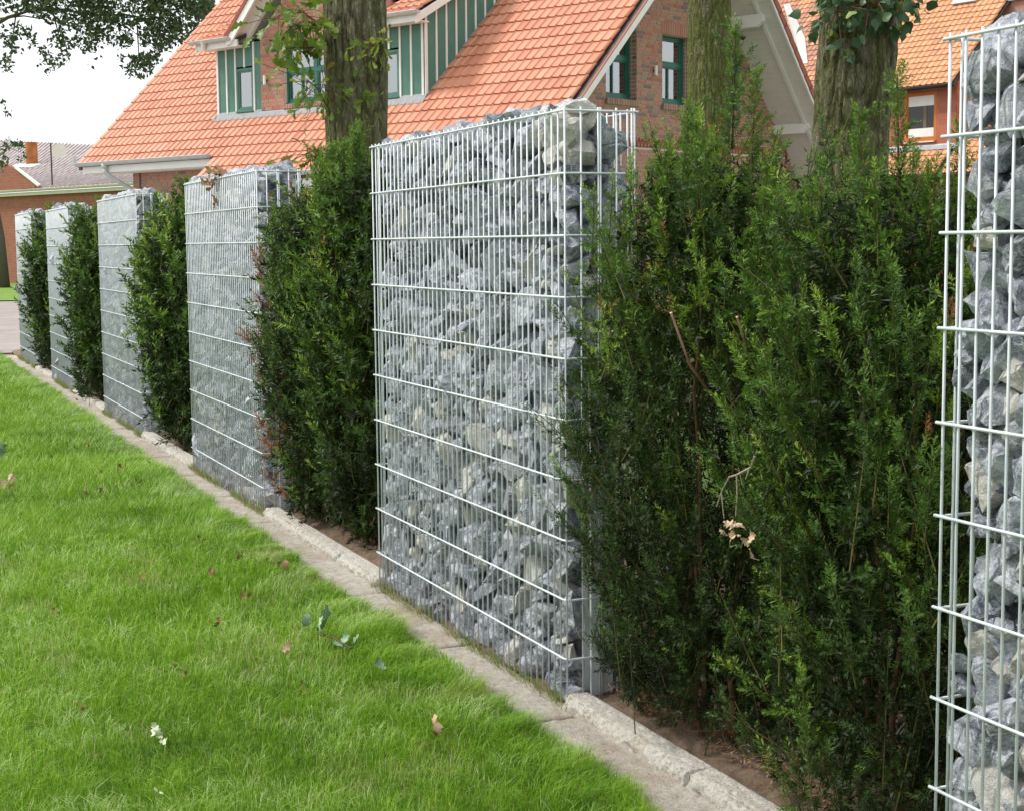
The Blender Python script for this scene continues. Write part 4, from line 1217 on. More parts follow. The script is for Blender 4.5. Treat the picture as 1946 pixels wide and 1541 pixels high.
# eaves: gutters, fascia
def gutter(parent, a0, a1, b, z, r=0.075, mat=M_zinc):
    mb = MB(); n = 10; v = []; q = []
    for a in (a0, a1):
        for i in range(n+1):
            th = PI+PI*i/n; v.append((a, -b+r*math.cos(th), z+r*math.sin(th)))
        for i in range(n+1):
            th = PI+PI*(n-i)/n; v.append((a, -b+(r-0.006)*math.cos(th), z+(r-0.006)*math.sin(th)))
    m_ = 2*(n+1)
    for i in range(m_): q.append([i, (i+1) % m_, m_+(i+1) % m_, m_+i])
    mb.add(v, q)
    for a in (a0, a1-0.004):   # end caps
        vv = [(a, -b+r*math.cos(PI+PI*i/n), z+r*math.sin(PI+PI*i/n)) for i in range(n+1)]
        mb.prism(vv, (0.004, 0, 0))
    mb.tube([(a0, -b+r, z), (a1, -b+r, z)], 0.010, 6)
    return mb.build('gutter', mat, parent)
gutter(ro, 8.72, 13.87, -4.565, 3.61, 0.085)
gutter(ro, -1.15, 8.50, -5.075, 3.10, 0.085)
mb = MB(); mb.box(8.75, 13.75, 4.38, 4.475, 3.36, 3.52); mb.build('fascia', M_white, ro)
mb = MB(); mb.box(8.75, 13.6, 3.92, 4.379, 3.34, 3.36); mb.build('eaves_board', M_white, ro)
mb = MB(); mb.box(-1.1, 8.5, 4.88, 4.95, 2.76, 2.99); mb.build('fascia', M_white, ro)
mb = MB(); mb.box(-1.1, 8.5, 4.47, 4.879, 2.76, 2.78); mb.build('eaves_board', M_white, ro)
mb = MB()
mb.tube([(12.72, 4.56, 3.56), (12.72, 4.56, 3.44)], [0.085, 0.05], 10)
mb.tube([(12.72, 4.56, 3.46), (12.72, 4.54, 3.36), (12.66, 4.45, 3.26), (12.35, 4.12, 2.98), (12.3, 4.02, 2.88), (12.3, 3.98, 2.6), (12.3, 3.98, 0.2)], 0.05, 10)
mb.build('downpipe', M_zinc, house, smooth=True)

# dormer ---------------------------------------------------------------------
B0 = -DB
mb = MB()
mb.box(8.11, 9.70, B0-0.30, B0-0.20, 4.45, 6.22); mb.box(3.06, 4.63, B0-0.30, B0-0.20, 4.45, 6.22)
for (a0, a1) in ((DA0+0.0, DA0+0.08), (DA1-0.08, DA1)):
    mb.prism([(a0, B0-0.02, 4.45), (a0, B0-0.02, 6.20), (a0, -1.0, DF(1.0)-0.2), (a0, -1.0, zf(1.0)-0.3)], (a1-a0, 0, 0))
dw = mb.build('dormer_wall', M_dark, house)
def board(a0, a1, z0, z1, tint=0.5):
    mb = MB(); mb.box(a0+0.002, a1-0.002, B0-0.018, B0, z0, z1, tint); mb.build('board', M_green, dw)
def batten(a, z0, z1, w_=0.045):
    mb = MB(); mb.box(a-w_/2, a+w_/2, B0+0.001, B0+0.024, z0, z1); mb.build('batten', M_white, dw)
ZB, ZT = 4.56, 6.14
for s in (1, -1):
    A_ = lambda a: a if s == 1 else 12.76-a
    bl = [9.69, 9.35, 9.03, 8.71, 8.40, 8.12]
    for x1, x0 in zip(bl[:-1], bl[1:]):
        lo = 5.62 if (x0 >= 8.39 and x1 <= 9.04) else ZB
        aa, bb = sorted((A_(x0), A_(x1))); board(aa, bb, lo, ZT)
    batten(A_(9.675), ZB-0.02, ZT, 0.06); batten(A_(9.35), ZB, ZT); batten(A_(9.03), ZB, ZT); batten(A_(8.71), 5.60, ZT); batten(A_(8.385), ZB, ZT)
    aa, bb = sorted((A_(9.005), A_(8.41)))
    window(dw, 'a', DB, aa, bb, 4.60, 5.58, None, (), [(aa+0.05, bb-0.05, 4.65, 5.54)], coff=0.02, deep=0.035, fw_=0.055, paint=M_green)  # white sheet added so the panes look white with reflected sky
# cheek facing the camera: boards and battens parallel to the slope
def cheek_top(b): return DF(b)-0.10
def cheek_bot(b): return zf(b)+0.02
x = DB; k = 0
while x < 0.7:
    x1 = x+0.30
    mb = MB()
    pl = [(x+0.002, cheek_bot(x)), (x1-0.002, cheek_bot(x1)), (x1-0.002, cheek_top(x1)), (x+0.002, cheek_top(x))]
    if pl[2][1]-pl[1][1] < 0.03: break
    mb.prism([(DA0-0.018, -s, z_) for s, z_ in pl], (0.016, 0, 0)); mb.build('board', M_green, dw)
    mb = MB(); w0 = x-0.001 if k else x-0.02; wd = 0.045 if k else 0.07
    mb.prism([(DA0-0.042, -w0, cheek_bot(w0)), (DA0-0.042, -(w0+wd), cheek_bot(w0+wd)), (DA0-0.042, -(w0+wd), cheek_top(w0+wd)), (DA0-0.042, -w0, cheek_top(w0))], (0.022, 0, 0)); mb.build('batten', M_white, dw)
    x = x1; k += 1
# brick bay in the middle
bay_h = [(5.43, 7.33, 4.68, 5.95)]
mb = MB()
for (a0, a1, z0, z1) in ((4.65, 5.43, 4.45, 6.2), (7.33, 8.11, 4.45, 6.2), (5.43, 7.33, 4.45, 4.68), (5.43, 7.33, 5.95, 6.2)): mb.box(a0, a1, B0-0.12, B0+0.035, z0, z1)
mb.prism([(4.65, B0+0.035, 6.2), (8.11, B0+0.035, 6.2), (6.38, B0+0.035, 7.9)], (0, -0.155, 0))
bay = mb.build('bay_wall', M_mortar, house)
BR = Pieces([(BOX_V, BOX_Q, None)], M_brick, levels=8)
bricks('a', DB-0.038, 4.65, 8.11, 4.60, 7.8, bay_h+[(5.43, 7.33, 5.95, 6.2), (5.43, 7.33, 4.56, 4.68)], top=lambda z: (4.65, 8.11) if z < 6.2 else (6.38-(7.9-z), 6.38+(7.9-z)), bonus=1.5, tmean=0.62)
soldiers('a', DB-0.038, 5.43, 7.33, 5.95, 6.19); soldiers('a', DB-0.038, 5.40, 7.36, 4.58, 4.675, out=0.03, t0=0.35)
BR.finish('brick', bay, HW, 150, 'brick')
window(house, 'a', DB-0.035, 5.43, 7.33, 4.68, 5.95, 5.38, (6.38,), [(5.5, 7.26, 4.75, 5.9)], deep=0.13, lowmull=(5.93, 6.85), fw_=0.06)  # white sheet added in place of white sky reflected in the bay glass
mb = MB(); mb.box(4.6, 8.16, B0+0.036, B0+0.06, 4.50, 4.56); mb.build('white_sill_strip', M_white, bay)
# flashing
mb = MB()
def fl(b): return zf(b)+0.035
mb.prism([(2.98, -(DB-0.15), fl(DB-0.15)), (2.98, -(DB+0.0), fl(DB)+0.05), (2.98, -(DB+0.0), fl(DB)+0.02), (2.98, -(DB-0.15), fl(DB-0.15)-0.03)], (6.8, 0, 0))
mb.prism([(2.985, -DB, fl(DB)+0.012), (2.985, -1.1, fl(1.1)+0.012), (2.985, -1.1, fl(1.1)-0.03), (2.985, -DB, fl(DB)-0.03)], (0.035, 0, 0))
mb.build('flashing', M_lead, house)
# dormer roof + eaves
mb = MB()
def dslab(mb, a0, a1, b0, b1, th, dz): mb.prism([(a0, -b0, DF(b0)+dz), (a0, -b1, DF(b1)+dz), (a0, -b1, DF(b1)+dz-th), (a0, -b0, DF(b0)+dz-th)], (a1-a0, 0, 0))
dslab(mb, 2.86, 4.3, -3.88, 1.0, 0.08, -0.05); dslab(mb, 8.46, 9.90, -3.88, 1.0, 0.08, -0.05); dslab(mb, 4.305, 8.455, -2.8, 1.0, 0.08, -0.05)
dr = mb.build('dormer_roof', M_darkgutter, house)
gutter(dr, 2.72, 4.20, -3.98, 6.22, 0.07); gutter(dr, 8.62, 10.05, -3.98, 6.22, 0.07)
mb = MB()
for q0, q1 in ((2.84, 4.3), (8.46, 9.92)):
    mb = MB(); mb.box(q0, q1, 3.86, 3.91, 6.02, 6.17); mb.build('fascia', M_white, dr)
    mb = MB(); mb.box(q0+0.03, q1-0.03, B0+0.03, 3.859, 6.035, 6.055); mb.build('eaves_board', M_white, dr)
mb = MB(); dslab(mb, 2.835, 2.875, -3.92, 1.0, 0.17, -0.06); dslab(mb, 9.885, 9.925, -3.92, 1.0, 0.17, -0.06); mb.build('bargeboard', M_white, dr)
mb = MB()
for a in (3.75, 9.55): mb.tube([(a, 3.98, 6.20), (a, 3.98, 6.08), (a, 3.97, 6.02)], [0.075, 0.05, 0.045], 10)
mb.build('gutter_outlet', M_cream, dr)
# central gable roof: ridge runs forward
GB, GZ, GH = 8.75, 6.18, 8.43     # half-gable foot a, z; apex z at a=6.38
for s in (1, -1):
    A_ = lambda a: a if s == 1 else 12.76-a
    mb = MB(); mb.prism([(A_(GB+0.02), 3.90, GZ+0.03), (A_(6.38), 3.90, GH+0.03), (A_(6.38), 3.90, GH-0.06), (A_(GB-0.06), 3.90, GZ-0.06)], (0, -4.2, 0)); mb.build('gable_roof', M_soffit, dr)
    mb = MB(); mb.prism([(A_(GB+0.04), 3.96, GZ+0.02), (A_(6.38), 3.96, GH+0.05), (A_(6.38), 3.96, GH-0.13), (A_(GB-0.12), 3.96, GZ-0.10), (A_(GB+0.02), 3.96, GZ-0.14)], (0, -0.055, 0)); mb.build('bargeboard', M_white, dr)
    mb = MB(); mb.prism([(A_(GB+0.12), 3.98, GZ+0.05), (A_(6.38), 3.98, GH+0.17), (A_(6.38), 3.98, GH+0.08), (A_(GB+0.06), 3.98, GZ-0.03)], (0, -4.2, 0)); mb.build('verge_trim', M_vergetile, dr)
    mb = MB(); mb.prism([(A_(8.66), 3.62, GZ+0.0), (A_(6.38), 3.62, GH-0.09), (A_(6.38), 3.62, GH-0.22), (A_(8.55), 3.62, GZ-0.10)], (0, -0.09, 0)); mb.build('rafter', M_white, dr)

# wall lamps (white tubes)
def lamp(a, b, z, axis):
    mb = MB()
    if axis == 'b': c0 = (-0.075, -b); br_ = ((0.0, -b), (-0.075, -b))
    else: c0 = (a, -b+0.075); br_ = ((a, -b+0.0), (a, -b+0.075))
    mb.tube([(c0[0], c0[1], z-0.10), (c0[0], c0[1], z+0.10)], 0.035, 14)
    lo = mb.build('wall_lamp', M_white, house, smooth=False)
    mb = MB(); mb.tube([(br_[0][0], br_[0][1], z), (br_[1][0], br_[1][1], z)], 0.02, 8); mb.build('bracket', M_dark, lo)
lamp(0, 0.2, 5.13, 'b'); lamp(7.9, DB-0.04, 5.25, 'a')

# ------------------------------------------------------------------ second house
TH2 = YAW+rad(37)
h2 = empty('neighbour_house', (38.04, -27.18, 0.0), TH2)
tag(h2, 'orange pantiled house behind the broad right trunk, dormer window with white blind', 'house')
W2 = Matrix.Translation((38.04, -27.18, 0)) @ Matrix.Rotation(TH2, 4, 'Z')
mb = MB()
mb.box(-1.30, 0.0-0.53, -3.0, 0.0, 4.0, 6.2); mb.box(0.48, 4.2, -3.0, 0.0, 4.0, 6.2); mb.box(-0.53, 0.48, -3.0, 0.0, 4.0, 4.46); mb.box(-0.53, 0.48, -3.0, 0.0, 5.86, 6.2)
dw2 = mb.build('dormer_wall', M_shingle, h2)
sh = Pieces([(BOX_V, BOX_Q, None)], M_shingle, levels=5)
z = 4.25; row = 0
while z < 6.05:
    x = -1.30-(0.3 if row % 2 else 0)
    while x < 4.2:
        a0, a1 = max(x, -1.30), min(x+0.6, 4.2)
        segs = [(a0, a1)]
        if z+0.1 > 4.46 and z < 5.86:
            segs = []
            if a0 < -0.60: segs.append((a0, min(a1, -0.60)))
            if a1 > 0.55: segs.append((max(a0, 0.55), a1))
        for (s0, s1) in segs:
            if s1-s0 > 0.03: sh.add(Matrix.Translation(((s0+s1)/2, 0.012, z+0.08)) @ Matrix.Rotation(-0.06, 4, 'X') @ Matrix.Diagonal((s1-s0-0.006, 0.012, 0.165, 1)), 0, float(hr.random()))
        x += 0.6
    # cheek rows
    for k in range(8):
        bb = -0.0+k*0.45+(0.2 if row % 2 else 0)
        if z+0.1 > 4.25+bb+0.2 and z < 6.0+bb:
            sh.add(TRS(-1.315, -bb-0.22, z+0.08, 0.012, 0.444, 0.165), 0, float(hr.random()))
    z += 0.165; row += 1
sh.finish('shingle', dw2, W2, 120, 'shingle')
wo = window(h2, 'a', 0.0, -0.60, 0.55, 4.45, 5.90, None, (), [], deep=0.03, fw_=0.075, paint=M_wood, glass=mat_dark_glass())
mb = MB(); mb.box(-0.50, 0.45, -0.022, -0.008, 5.50, 5.82); mb.build('roller_blind', M_white, wo)
mb = MB(); mb.box(-0.50, 0.45, -0.022, -0.008, 4.56, 4.85); mb.build('lower_blind', M_white, wo)
mb = MB(); mb.box(-0.56, 0.52, 0.0, 0.10, 4.43, 4.46); mb.build('sill', M_white, wo)
mb = MB()
mb.box(-0.22, -0.10, -0.0225, -0.012, 4.86, 5.49); mb.build('window_sheet', mat_simple('brown_curtain', (0.14, 0.11, 0.08), (0.22, 0.18, 0.13), 5, 0.9), wo)
UF = lambda b: 6.09+1.0*(b+0.35); LF = lambda b: 3.50+1.0*(b+0.75)
mb = MB()
def pslab(mb, f, a0, a1, b0, b1, th, dz): mb.prism([(a0, -b0, f(b0)+dz), (a0, -b1, f(b1)+dz), (a0, -b1, f(b1)+dz-th), (a0, -b0, f(b0)+dz-th)], (a1-a0, 0, 0))
pslab(mb, UF, -1.45, 12, -0.33, 5.5, 0.12, -0.06)
pslab(mb, LF, -8, -1.30, -0.73, 8.0, 0.12, -0.06); pslab(mb, LF, -1.295, 12, -0.73, 0.3, 0.12, -0.06)
rf2 = mb.build('roof', M_darkgutter, h2)
t2p = tile_proto(0.215, 0.275, 0.034)
T2 = Pieces([t2p], M_tile2, levels=6)
def lay2(f, a0, a1, b0, rows, skip):
    L = math.sqrt(2); ux = Vector((-1, 0, 0)); uy = Vector((0, -1/L, 1/L)); uz = ux.cross(uy)
    R3 = Matrix((ux, uy, uz)).transposed().to_4x4(); db = 0.268/L
    for i in range(rows):
        b = b0+i*db
        for j in range(int((a1-a0)/0.215)):
            a = a1-j*0.215
            if skip and skip(a, b): continue
            old = float(noise(a*0.6, b*0.9, 0, 4)); tt = 0.62+0.28*hr.normal()*0.6
            if a > 3.4 and hr.random() < 0.6: tt = 0.10
            T2.add(Matrix.Translation((a, -b, f(b)+0.004*hr.random())) @ R3 @ Matrix.Rotation(0.03*hr.normal(), 4, 'Z'), 0, float(np.clip(tt, 0.02, 0.98)))
lay2(UF, -1.5, 11.5, -0.40, 24, None)
lay2(LF, -5.5, -1.35, -0.80, 26, None); lay2(LF, -1.30, 11.5, -0.80, 4, None)
T2.finish('tile', rf2, W2, 300, 'tile')
mb = MB()
mb.prism([(-1.36, 0.02, 4.24), (-1.36, 0.10, 4.20), (-1.36, 0.10, 4.32), (-1.36, 0.02, 4.36)], (5.4, 0, 0))
mb.prism([(-1.46, 0.10, LF(-0.10)+0.06), (-1.46, -3.0, LF(3.0)+0.06), (-1.46, -3.0, LF(3.0)+0.10), (-1.46, 0.10, LF(-0.10)+0.10)], (0.16, 0, 0))
mb.build('flashing', M_zinc, h2)
mb = MB(); mb.prism([(8.5, -3.2, UF(3.2)+0.09), (8.25, -3.2, UF(3.2)+0.09), (6.15, -1.7, UF(1.7)+0.09), (5.15, -0.75, UF(0.75)+0.09), (5.4, -0.75, UF(0.75)+0.09), (6.5, -1.7, UF(1.7)+0.09)], (0, -0.03, 0.03)); mb.build('white_verge', M_white, rf2)
gutter(rf2, -1.50, 12, -0.42, 6.02, 0.05, M_darkgutter); gutter(rf2, -8, 12, -0.84, 3.42, 0.06, M_darkgutter)
mb = MB(); mb.box(-2.6, -1.15, -2.9, -2.25, 7.8, 10.0); mb.build('chimney', M_brick, h2)
mb = MB(); mb.box(-2.75, -1.05, -2.22, -2.15, UF(2.2)-0.1, UF(2.2)+0.12); mb.build('chimney_flashing', M_zinc, h2)
mb = MB(); mb.prism([(-0.3, -2.15, UF(2.15)+0.08), (0.6, -2.15, UF(2.15)+0.08), (0.6, -2.9, UF(2.9)+0.08), (-0.3, -2.9, UF(2.9)+0.08)], (0, 0.03, 0.03)); mb.build('roof_window', M_zinc, rf2)
mb = MB(); mb.box(-7.9, 11.8, -9.0, -0.5, -0.1, 3.4); mb.build('wall', M_shingle, h2)

# ------------------------------------------------------------------ barn across the road
TH3 = YAW+rad(46)
barn = empty('brick_barn', (67.4, -6.2, 0.0), TH3)
tag(barn, 'long red brick barn across the road, grey corrugated roof with rusty flue', 'barn')
mb = MB(); mb.box(-14, 30, -9, 0, -0.2, 3.95); mb.build('wall', M_farbrick, barn)
def zb_(a, b): return 4.08+(5.83+0.075*a-4.08)*(b+0.22)/9.22
mb = MB(); v = []; q = []
for i in range(45):
    a_ = -14+i
    v += [(a_, 0.22, zb_(a_, -0.22)), (a_, -9.0, zb_(a_, 9.0)), (a_, -9.0, zb_(a_, 9.0)-0.2), (a_, 0.22, zb_(a_, -0.22)-0.12)]
for i in range(44):
    for k in range(4): q.append([4*i+k, 4*i+4+k, 4*i+4+(k+1) % 4, 4*i+(k+1) % 4])
mb.add(v, q)
rb = mb.build('roof', M_corr, barn)
mb = MB()
for i in range(150):     # corrugation ribs
    a0 = 29-i*0.36
    pts = [(a0+9.3*t, -(-0.24+9.2*t)) for t in np.linspace(0, 1, 9)]
    pts = [(x_, y_, zb_(x_, -y_)+0.02) for x_, y_ in pts if -13.9 < x_ < 29.9]
    if len(pts) > 1: mb.tube(pts, 0.05, 5)
mb.build('sheet_rib', M_corr, rb, kind='stuff')
gutter(rb, -14, 30, -0.30, 4.05, 0.09, M_cream)
mb = MB(); mb.box(-14, 30, 0.05, 0.20, 3.80, 3.93); mb.build('fascia', M_cream, rb)
mb = MB(); mb.tube([(11.8, -5.2, 5.4), (11.8, -5.2, 6.72)], 0.29, 18); mb.build('flue', M_rust, rb)
mb = MB(); mb.prism([(12.7, -5.0, zb_(12.7, 5.0)+0.05), (10.6, -5.0, zb_(10.6, 5.0)+0.05), (10.6, -4.5, zb_(10.6, 4.5)+0.05), (12.7, -4.5, zb_(12.7, 4.5)+0.05)], (0, 0, 0.05)); mb.build('flue_flashing', M_white, rb)
mb = MB(); mb.tube([(1.4, -0.3, 4.15), (1.4, -0.3, 5.98)], 0.035, 6); mb.build('aerial_pole', M_darkgutter, rb)
mb = MB(); mb.tube([(8.95, -5.03, 6.14), (8.90, -5.0, 6.16)], [0.34, 0.37], 20); mb.build('satellite_dish', M_cream, rb)
mb = MB(); mb.tube([(7.5, -5.0, 5.2), (7.5, -5.0, 5.85)], 0.10, 8); mb.build('vent_pipe', M_zinc, rb)
mb = MB(); mb.prism([(7.5, 0.30, 4.0), (1.4, 0.30, 4.12), (3.3, 0.30, 4.95), (5.0, 0.30, 5.35), (7.5, 0.30, 5.6)], (0, -0.2, 0)); mb.build('side_gable', M_farbrick, barn)
mb = MB(); mb.prism([(1.35, 0.36, 4.22), (1.45, 0.36, 4.14), (3.35, 0.36, 4.98), (3.3, 0.36, 5.06)], (0, -0.1, 0)); mb.build('gable_trim', M_white, barn)

# ------------------------------------------------------------------ grass
def grass():
    r = np.random.default_rng(3)
    N = 520000
    ang0 = YAW+0.10; half = rad(25)
    rr = 2.6*(26/2.6)**(r.random(N)**0.80)
    an = ang0+(r.random(N)*2-1)*half
    X = CAM.x+rr*np.cos(an); Y = CAM.y+rr*np.sin(an)
    edge = 0.205+0.06*(fbm(X*2.5, X*0, 0, 6)-0.47)*2+0.03*(noise(X*14, 0, 0, 2)-0.5)
    # extra tufts hanging over the edge of the slabs
    nE = 60000; rE = 2.6*(24/2.6)**(r.random(nE)**0.9)
    XE = CAM.x+rE; YE = 0.20+0.10*np.abs(r.normal(size=nE))
    X = np.concatenate([X, XE]); Y = np.concatenate([Y, YE]); rr = np.concatenate([rr, rE]); isE = np.concatenate([np.zeros(N, bool), np.ones(nE, bool)])
    edge = 0.205+0.06*(fbm(X*2.5, X*0, 0, 6)-0.47)*2+0.03*(noise(X*14, 0, 0, 2)-0.5)
    ok = (Y > edge) & (X < 23.8) & (Y < 16)
    isE = isE[ok]
    X = X[ok]; Y = Y[ok]; rr = rr[ok]; n = len(X)
    cl = fbm(X*1.6, Y*1.6, 0, 21); cl2 = fbm(X*6, Y*6, 0, 31)
    hgt = (0.044+0.040*np.clip((cl2-0.2)*1.5, 0, 1)+0.02*cl)*(0.40+0.8*r.random(n))
    hgt *= np.where(r.random(n) < 0.04, 1.5, 1.0)
    near_edge = np.clip((Y-0.2)/0.25, 0, 1); hgt *= 0.8+0.2*near_edge
    wid = 0.0018*np.maximum(1, rr/4.0)**0.85*(0.7+0.6*r.random(n))
    gx = np.floor(X/0.075); gy = np.floor(Y/0.075); gi_ = gx.astype(np.int64); gj_ = gy.astype(np.int64); o0 = gi_*0
    tcx = (gx+0.15+0.7*_h(gi_, gj_, o0, 61))*0.075; tcy = (gy+0.15+0.7*_h(gi_, gj_, o0, 62))*0.075; tph = _h(gi_, gj_, o0, 63)
    taz = np.arctan2(Y-tcy, X-tcx)+r.normal(size=n)*0.55
    az = 2*PI*fbm(X*2.2, Y*2.2, 0, 41, 3)*2.2+r.normal(size=n)*1.3
    az = np.where(r.random(n) < 0.6, taz, az); hgt = hgt*(0.72+0.6*tph)
    lean = (0.25+0.55*r.random(n)**1.2+0.25*cl2)
    az = np.where(isE, -PI/2+r.normal(size=n)*0.7, az); lean = np.where(isE, 0.5+0.5*r.random(n), lean); hgt = np.where(isE, (0.035+0.045*r.random(n))*(0.6+0.9*noise(X*9, 0, 0, 5)), hgt)
    dx, dy = np.cos(az), np.sin(az)
    wa = az+PI/2+r.normal(size=n)*0.5; wx, wy = np.cos(wa), np.sin(wa)
    z0 = np.where(Y < 0.21, 0.038, 0.026)
    p0 = np.stack([X, Y, z0], -1)
    wv = np.stack([wx, wy, np.zeros(n)], -1)*wid[:, None]*0.5
    mid = p0+np.stack([dx*hgt*lean*0.35, dy*hgt*lean*0.35, hgt*0.62], -1)
    tip = p0+np.stack([dx*hgt*lean*1.1, dy*hgt*lean*1.1, hgt*(1.02-0.35*lean)], -1)
    tint = np.clip(0.42+0.9*(cl-0.47)+0.45*(cl2-0.47)+0.34*(tph-0.5)+0.15*r.normal(size=n), 0, 0.90)
    pale = (fbm(X*2.6, Y*2.6, 0, 55)*0.6+0.4*noise(X*9, Y*9, 0, 57)) > 0.53
    tint = np.where(pale & (r.random(n) < 0.42), 0.86+0.05*r.random(n), tint)
    thatch = (fbm(X*3.3, Y*3.3, 0, 91)+0.10*np.exp(-(Y-0.5)**2/0.3)) > 0.63
    tint = np.where(r.random(n) < np.where(thatch, 0.28, 0.02), 1.0, tint); hgt = np.where(thatch, hgt*0.6, hgt)
    b = MB()
    nearm = rr < 8.5
    def emit(msk, seg):
        k = int(msk.sum())
        if seg:
            v = np.stack([p0[msk]-wv[msk], p0[msk]+wv[msk], mid[msk]+wv[msk]*0.8, mid[msk]-wv[msk]*0.8, tip[msk]], 1).reshape(-1, 3)
            i = np.arange(k)*5
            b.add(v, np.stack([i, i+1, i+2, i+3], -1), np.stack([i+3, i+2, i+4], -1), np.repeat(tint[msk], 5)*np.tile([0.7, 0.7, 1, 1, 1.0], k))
        else:
            v = np.stack([p0[msk]-wv[msk]*1.2, p0[msk]+wv[msk]*1.2, tip[msk]], 1).reshape(-1, 3)
            i = np.arange(k)*3
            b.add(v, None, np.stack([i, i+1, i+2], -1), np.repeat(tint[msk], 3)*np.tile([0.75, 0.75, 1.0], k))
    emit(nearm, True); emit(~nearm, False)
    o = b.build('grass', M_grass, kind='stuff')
    tag(o, 'bright green mown lawn grass left of the slab path', 'grass')
grass()
# weeds and dry grass along the foot of the gabions and at the kerbs
def weeds():
    r = np.random.default_rng(9); b = MB()
    n = 9000; X = r.random(n)*22.5; keep = np.ones(n, bool)
    Y = 0.012+0.02*r.normal(size=n)*0.6
    ing = np.zeros(n, bool)
    for (a, c, y, d) in GAB: ing |= (X > a-0.05) & (X < c+0.05)
    ing &= noise(X*3.1, 0, 0, 77) > 0.28
    Yg = np.where(ing, Y, -0.16-0.5*r.random(n)); keep = ing | (r.random(n) < 0.10)
    X, Y, ing = X[keep], Yg[keep], ing[keep]; n = len(X)
    h = np.where(ing, 0.03+0.07*r.random(n)**1.5, 0.04+0.09*r.random(n)); az = r.random(n)*2*PI; ln = 0.3+0.9*r.random(n)
    z0 = np.where(ing, 0.03, 0.09)
    p0 = np.stack([X, Y, z0], -1); tip = p0+np.stack([np.cos(az)*h*ln, np.abs(np.sin(az))*h*ln*np.where(ing, 1, 1), h], -1)
    wv = np.stack([np.cos(az+1.6), np.sin(az+1.6), 0*az], -1)*0.0016
    v = np.stack([p0-wv, p0+wv, tip], 1).reshape(-1, 3); i = np.arange(n)*3
    b.add(v, None, np.stack([i, i+1, i+2], -1), np.repeat(np.where(r.random(n) < 0.5, 1.0, 0.15+0.3*r.random(n)), 3))
    o = b.build('weeds', M_grass, kind='stuff'); tag(o, 'thin weeds and dry grass along the foot of the gabions', 'weeds')
weeds()
def litter():
    r = np.random.default_rng(19); b = MB()
    n = 26000; X = 2.3+19*r.random(n)**1.6; Y = -0.14-0.75*r.random(n)**1.3
    z = 0.085+0.03*r.random(n); L = 0.010+0.018*r.random(n); az = r.random(n)*2*PI
    d = np.stack([np.cos(az), np.sin(az), 0.4*r.normal(size=n)], -1)*L[:, None]; wv = np.stack([-np.sin(az), np.cos(az), 0*az], -1)*0.0018
    p = np.stack([X, Y, z], -1); v = np.stack([p-wv, p+wv, p+d], 1).reshape(-1, 3); i = np.arange(n)*3
    b.add(v, None, np.stack([i, i+1, i+2], -1), np.repeat(r.random(n)*0.6, 3))
    o = b.build('needle_litter', M_deadleaf, kind='stuff'); tag(o, 'brown fallen needles on the soil under the yews', 'needle litter')
litter()

# ------------------------------------------------------------------ small things
dead = [leaf_mesh('dead_leaf', 'oak', t, M_deadleaf) for t in (0.15, 0.45, 0.7, 0.95)]
dr_ = np.random.default_rng(41)
def curled(parent, name, n, size, spread, tints, mats, off=(0, 0, 0), stretch=(1, 1, 1), flat=False):
    for i in range(n):
        b_ = MB(); wv = [0.03, 0.2, 0.12, 0.36, 0.2, 0.4, 0.2, 0.28, 0.04]; v = []; q = []; m_ = len(wv)
        cu = 1.2+1.4*dr_.random()
        for k, ww in enumerate(wv):
            t = k/(m_-1); y = math.sin(t*cu)/cu; z = (1-math.cos(t*cu))/cu
            v += [(-ww*0.8, y, z+0.35*ww+0.05*dr_.normal()), (0, y, z), (ww*0.8, y, z+0.35*ww+0.05*dr_.normal())]
        for k in range(m_-1): q += [[3*k, 3*k+1, 3*k+4, 3*k+3], [3*k+1, 3*k+2, 3*k+5, 3*k+4]]
        b_.add(v, q, None, float(np.clip(tints[0]+tints[1]*dr_.normal(), 0, 1)))
        A = frame_from(dr_.normal(size=3), dr_)
        if flat: A = np.array((Matrix.Rotation(dr_.random()*6.28, 4, 'Z') @ Matrix.Rotation(0.35*dr_.normal(), 4, 'X') @ Matrix.Rotation(0.35*dr_.normal(), 4, 'Y')).to_3x3())
        p = np.array(off)+dr_.normal(size=3)*spread*np.array(stretch)
        b_.build(name, mats, parent, Matrix.Translation(p.tolist()) @ Matrix(A.tolist()).to_4x4() @ Matrix.Scale(size*(0.7+0.6*dr_.random()), 4), smooth=True)
# dead twig with crumpled leaves on the front yew
tw = empty('dead_oak_twig', (3.28, 0.10, 0.86)); tag(tw, 'dead twig with crumpled tan leaves hanging on the front yew', 'twig')
mb = MB()
def wp(u, v, Y):
    d = fw+rt*((u-973)/FOC)-up*((v-770.5)/FOC); t = (Y-CAM.y)/d.y; return np.array((CAM+d*t)[:])-np.array([3.28, 0.10, 0.86])
YW = 0.13
mb.tube([wp(1434, 866, YW), wp(1427, 888, YW), wp(1400, 902, YW), wp(1386, 906, YW), wp(1372, 932, YW), wp(1362, 962, YW)], [.0028, .0032, .003, .0026, .0022, .0018], 6, tint=0.5)
mb.tube([wp(1400, 902, YW), wp(1401, 945, YW), wp(1398, 980, YW)], [.0022, .0018, .0015], 5)
mb.tube([wp(1424, 890, YW), wp(1417, 910, YW)], [.002, .0013], 5); mb.tube([wp(1371, 935, YW), wp(1374, 968, YW), wp(1376, 985, YW)], [.002, .0013, .001], 5)
mb.build('branchlet', mat_simple('grey_twig', (0.22, 0.18, 0.13), (0.38, 0.32, 0.25), 80, 0.9), tw)
for (u, v_) in [(1392, 985), (1385, 1005), (1400, 1000), (1397, 1015), (1412, 1012), (1405, 1024), (1418, 1028), (1425, 1040), (1380, 1012), (1395, 990)]:
    curled(tw, 'leaf', 1, 0.042, 0.004, (0.92, 0.08), M_deadleaf, tuple(wp(u, v_, YW)))
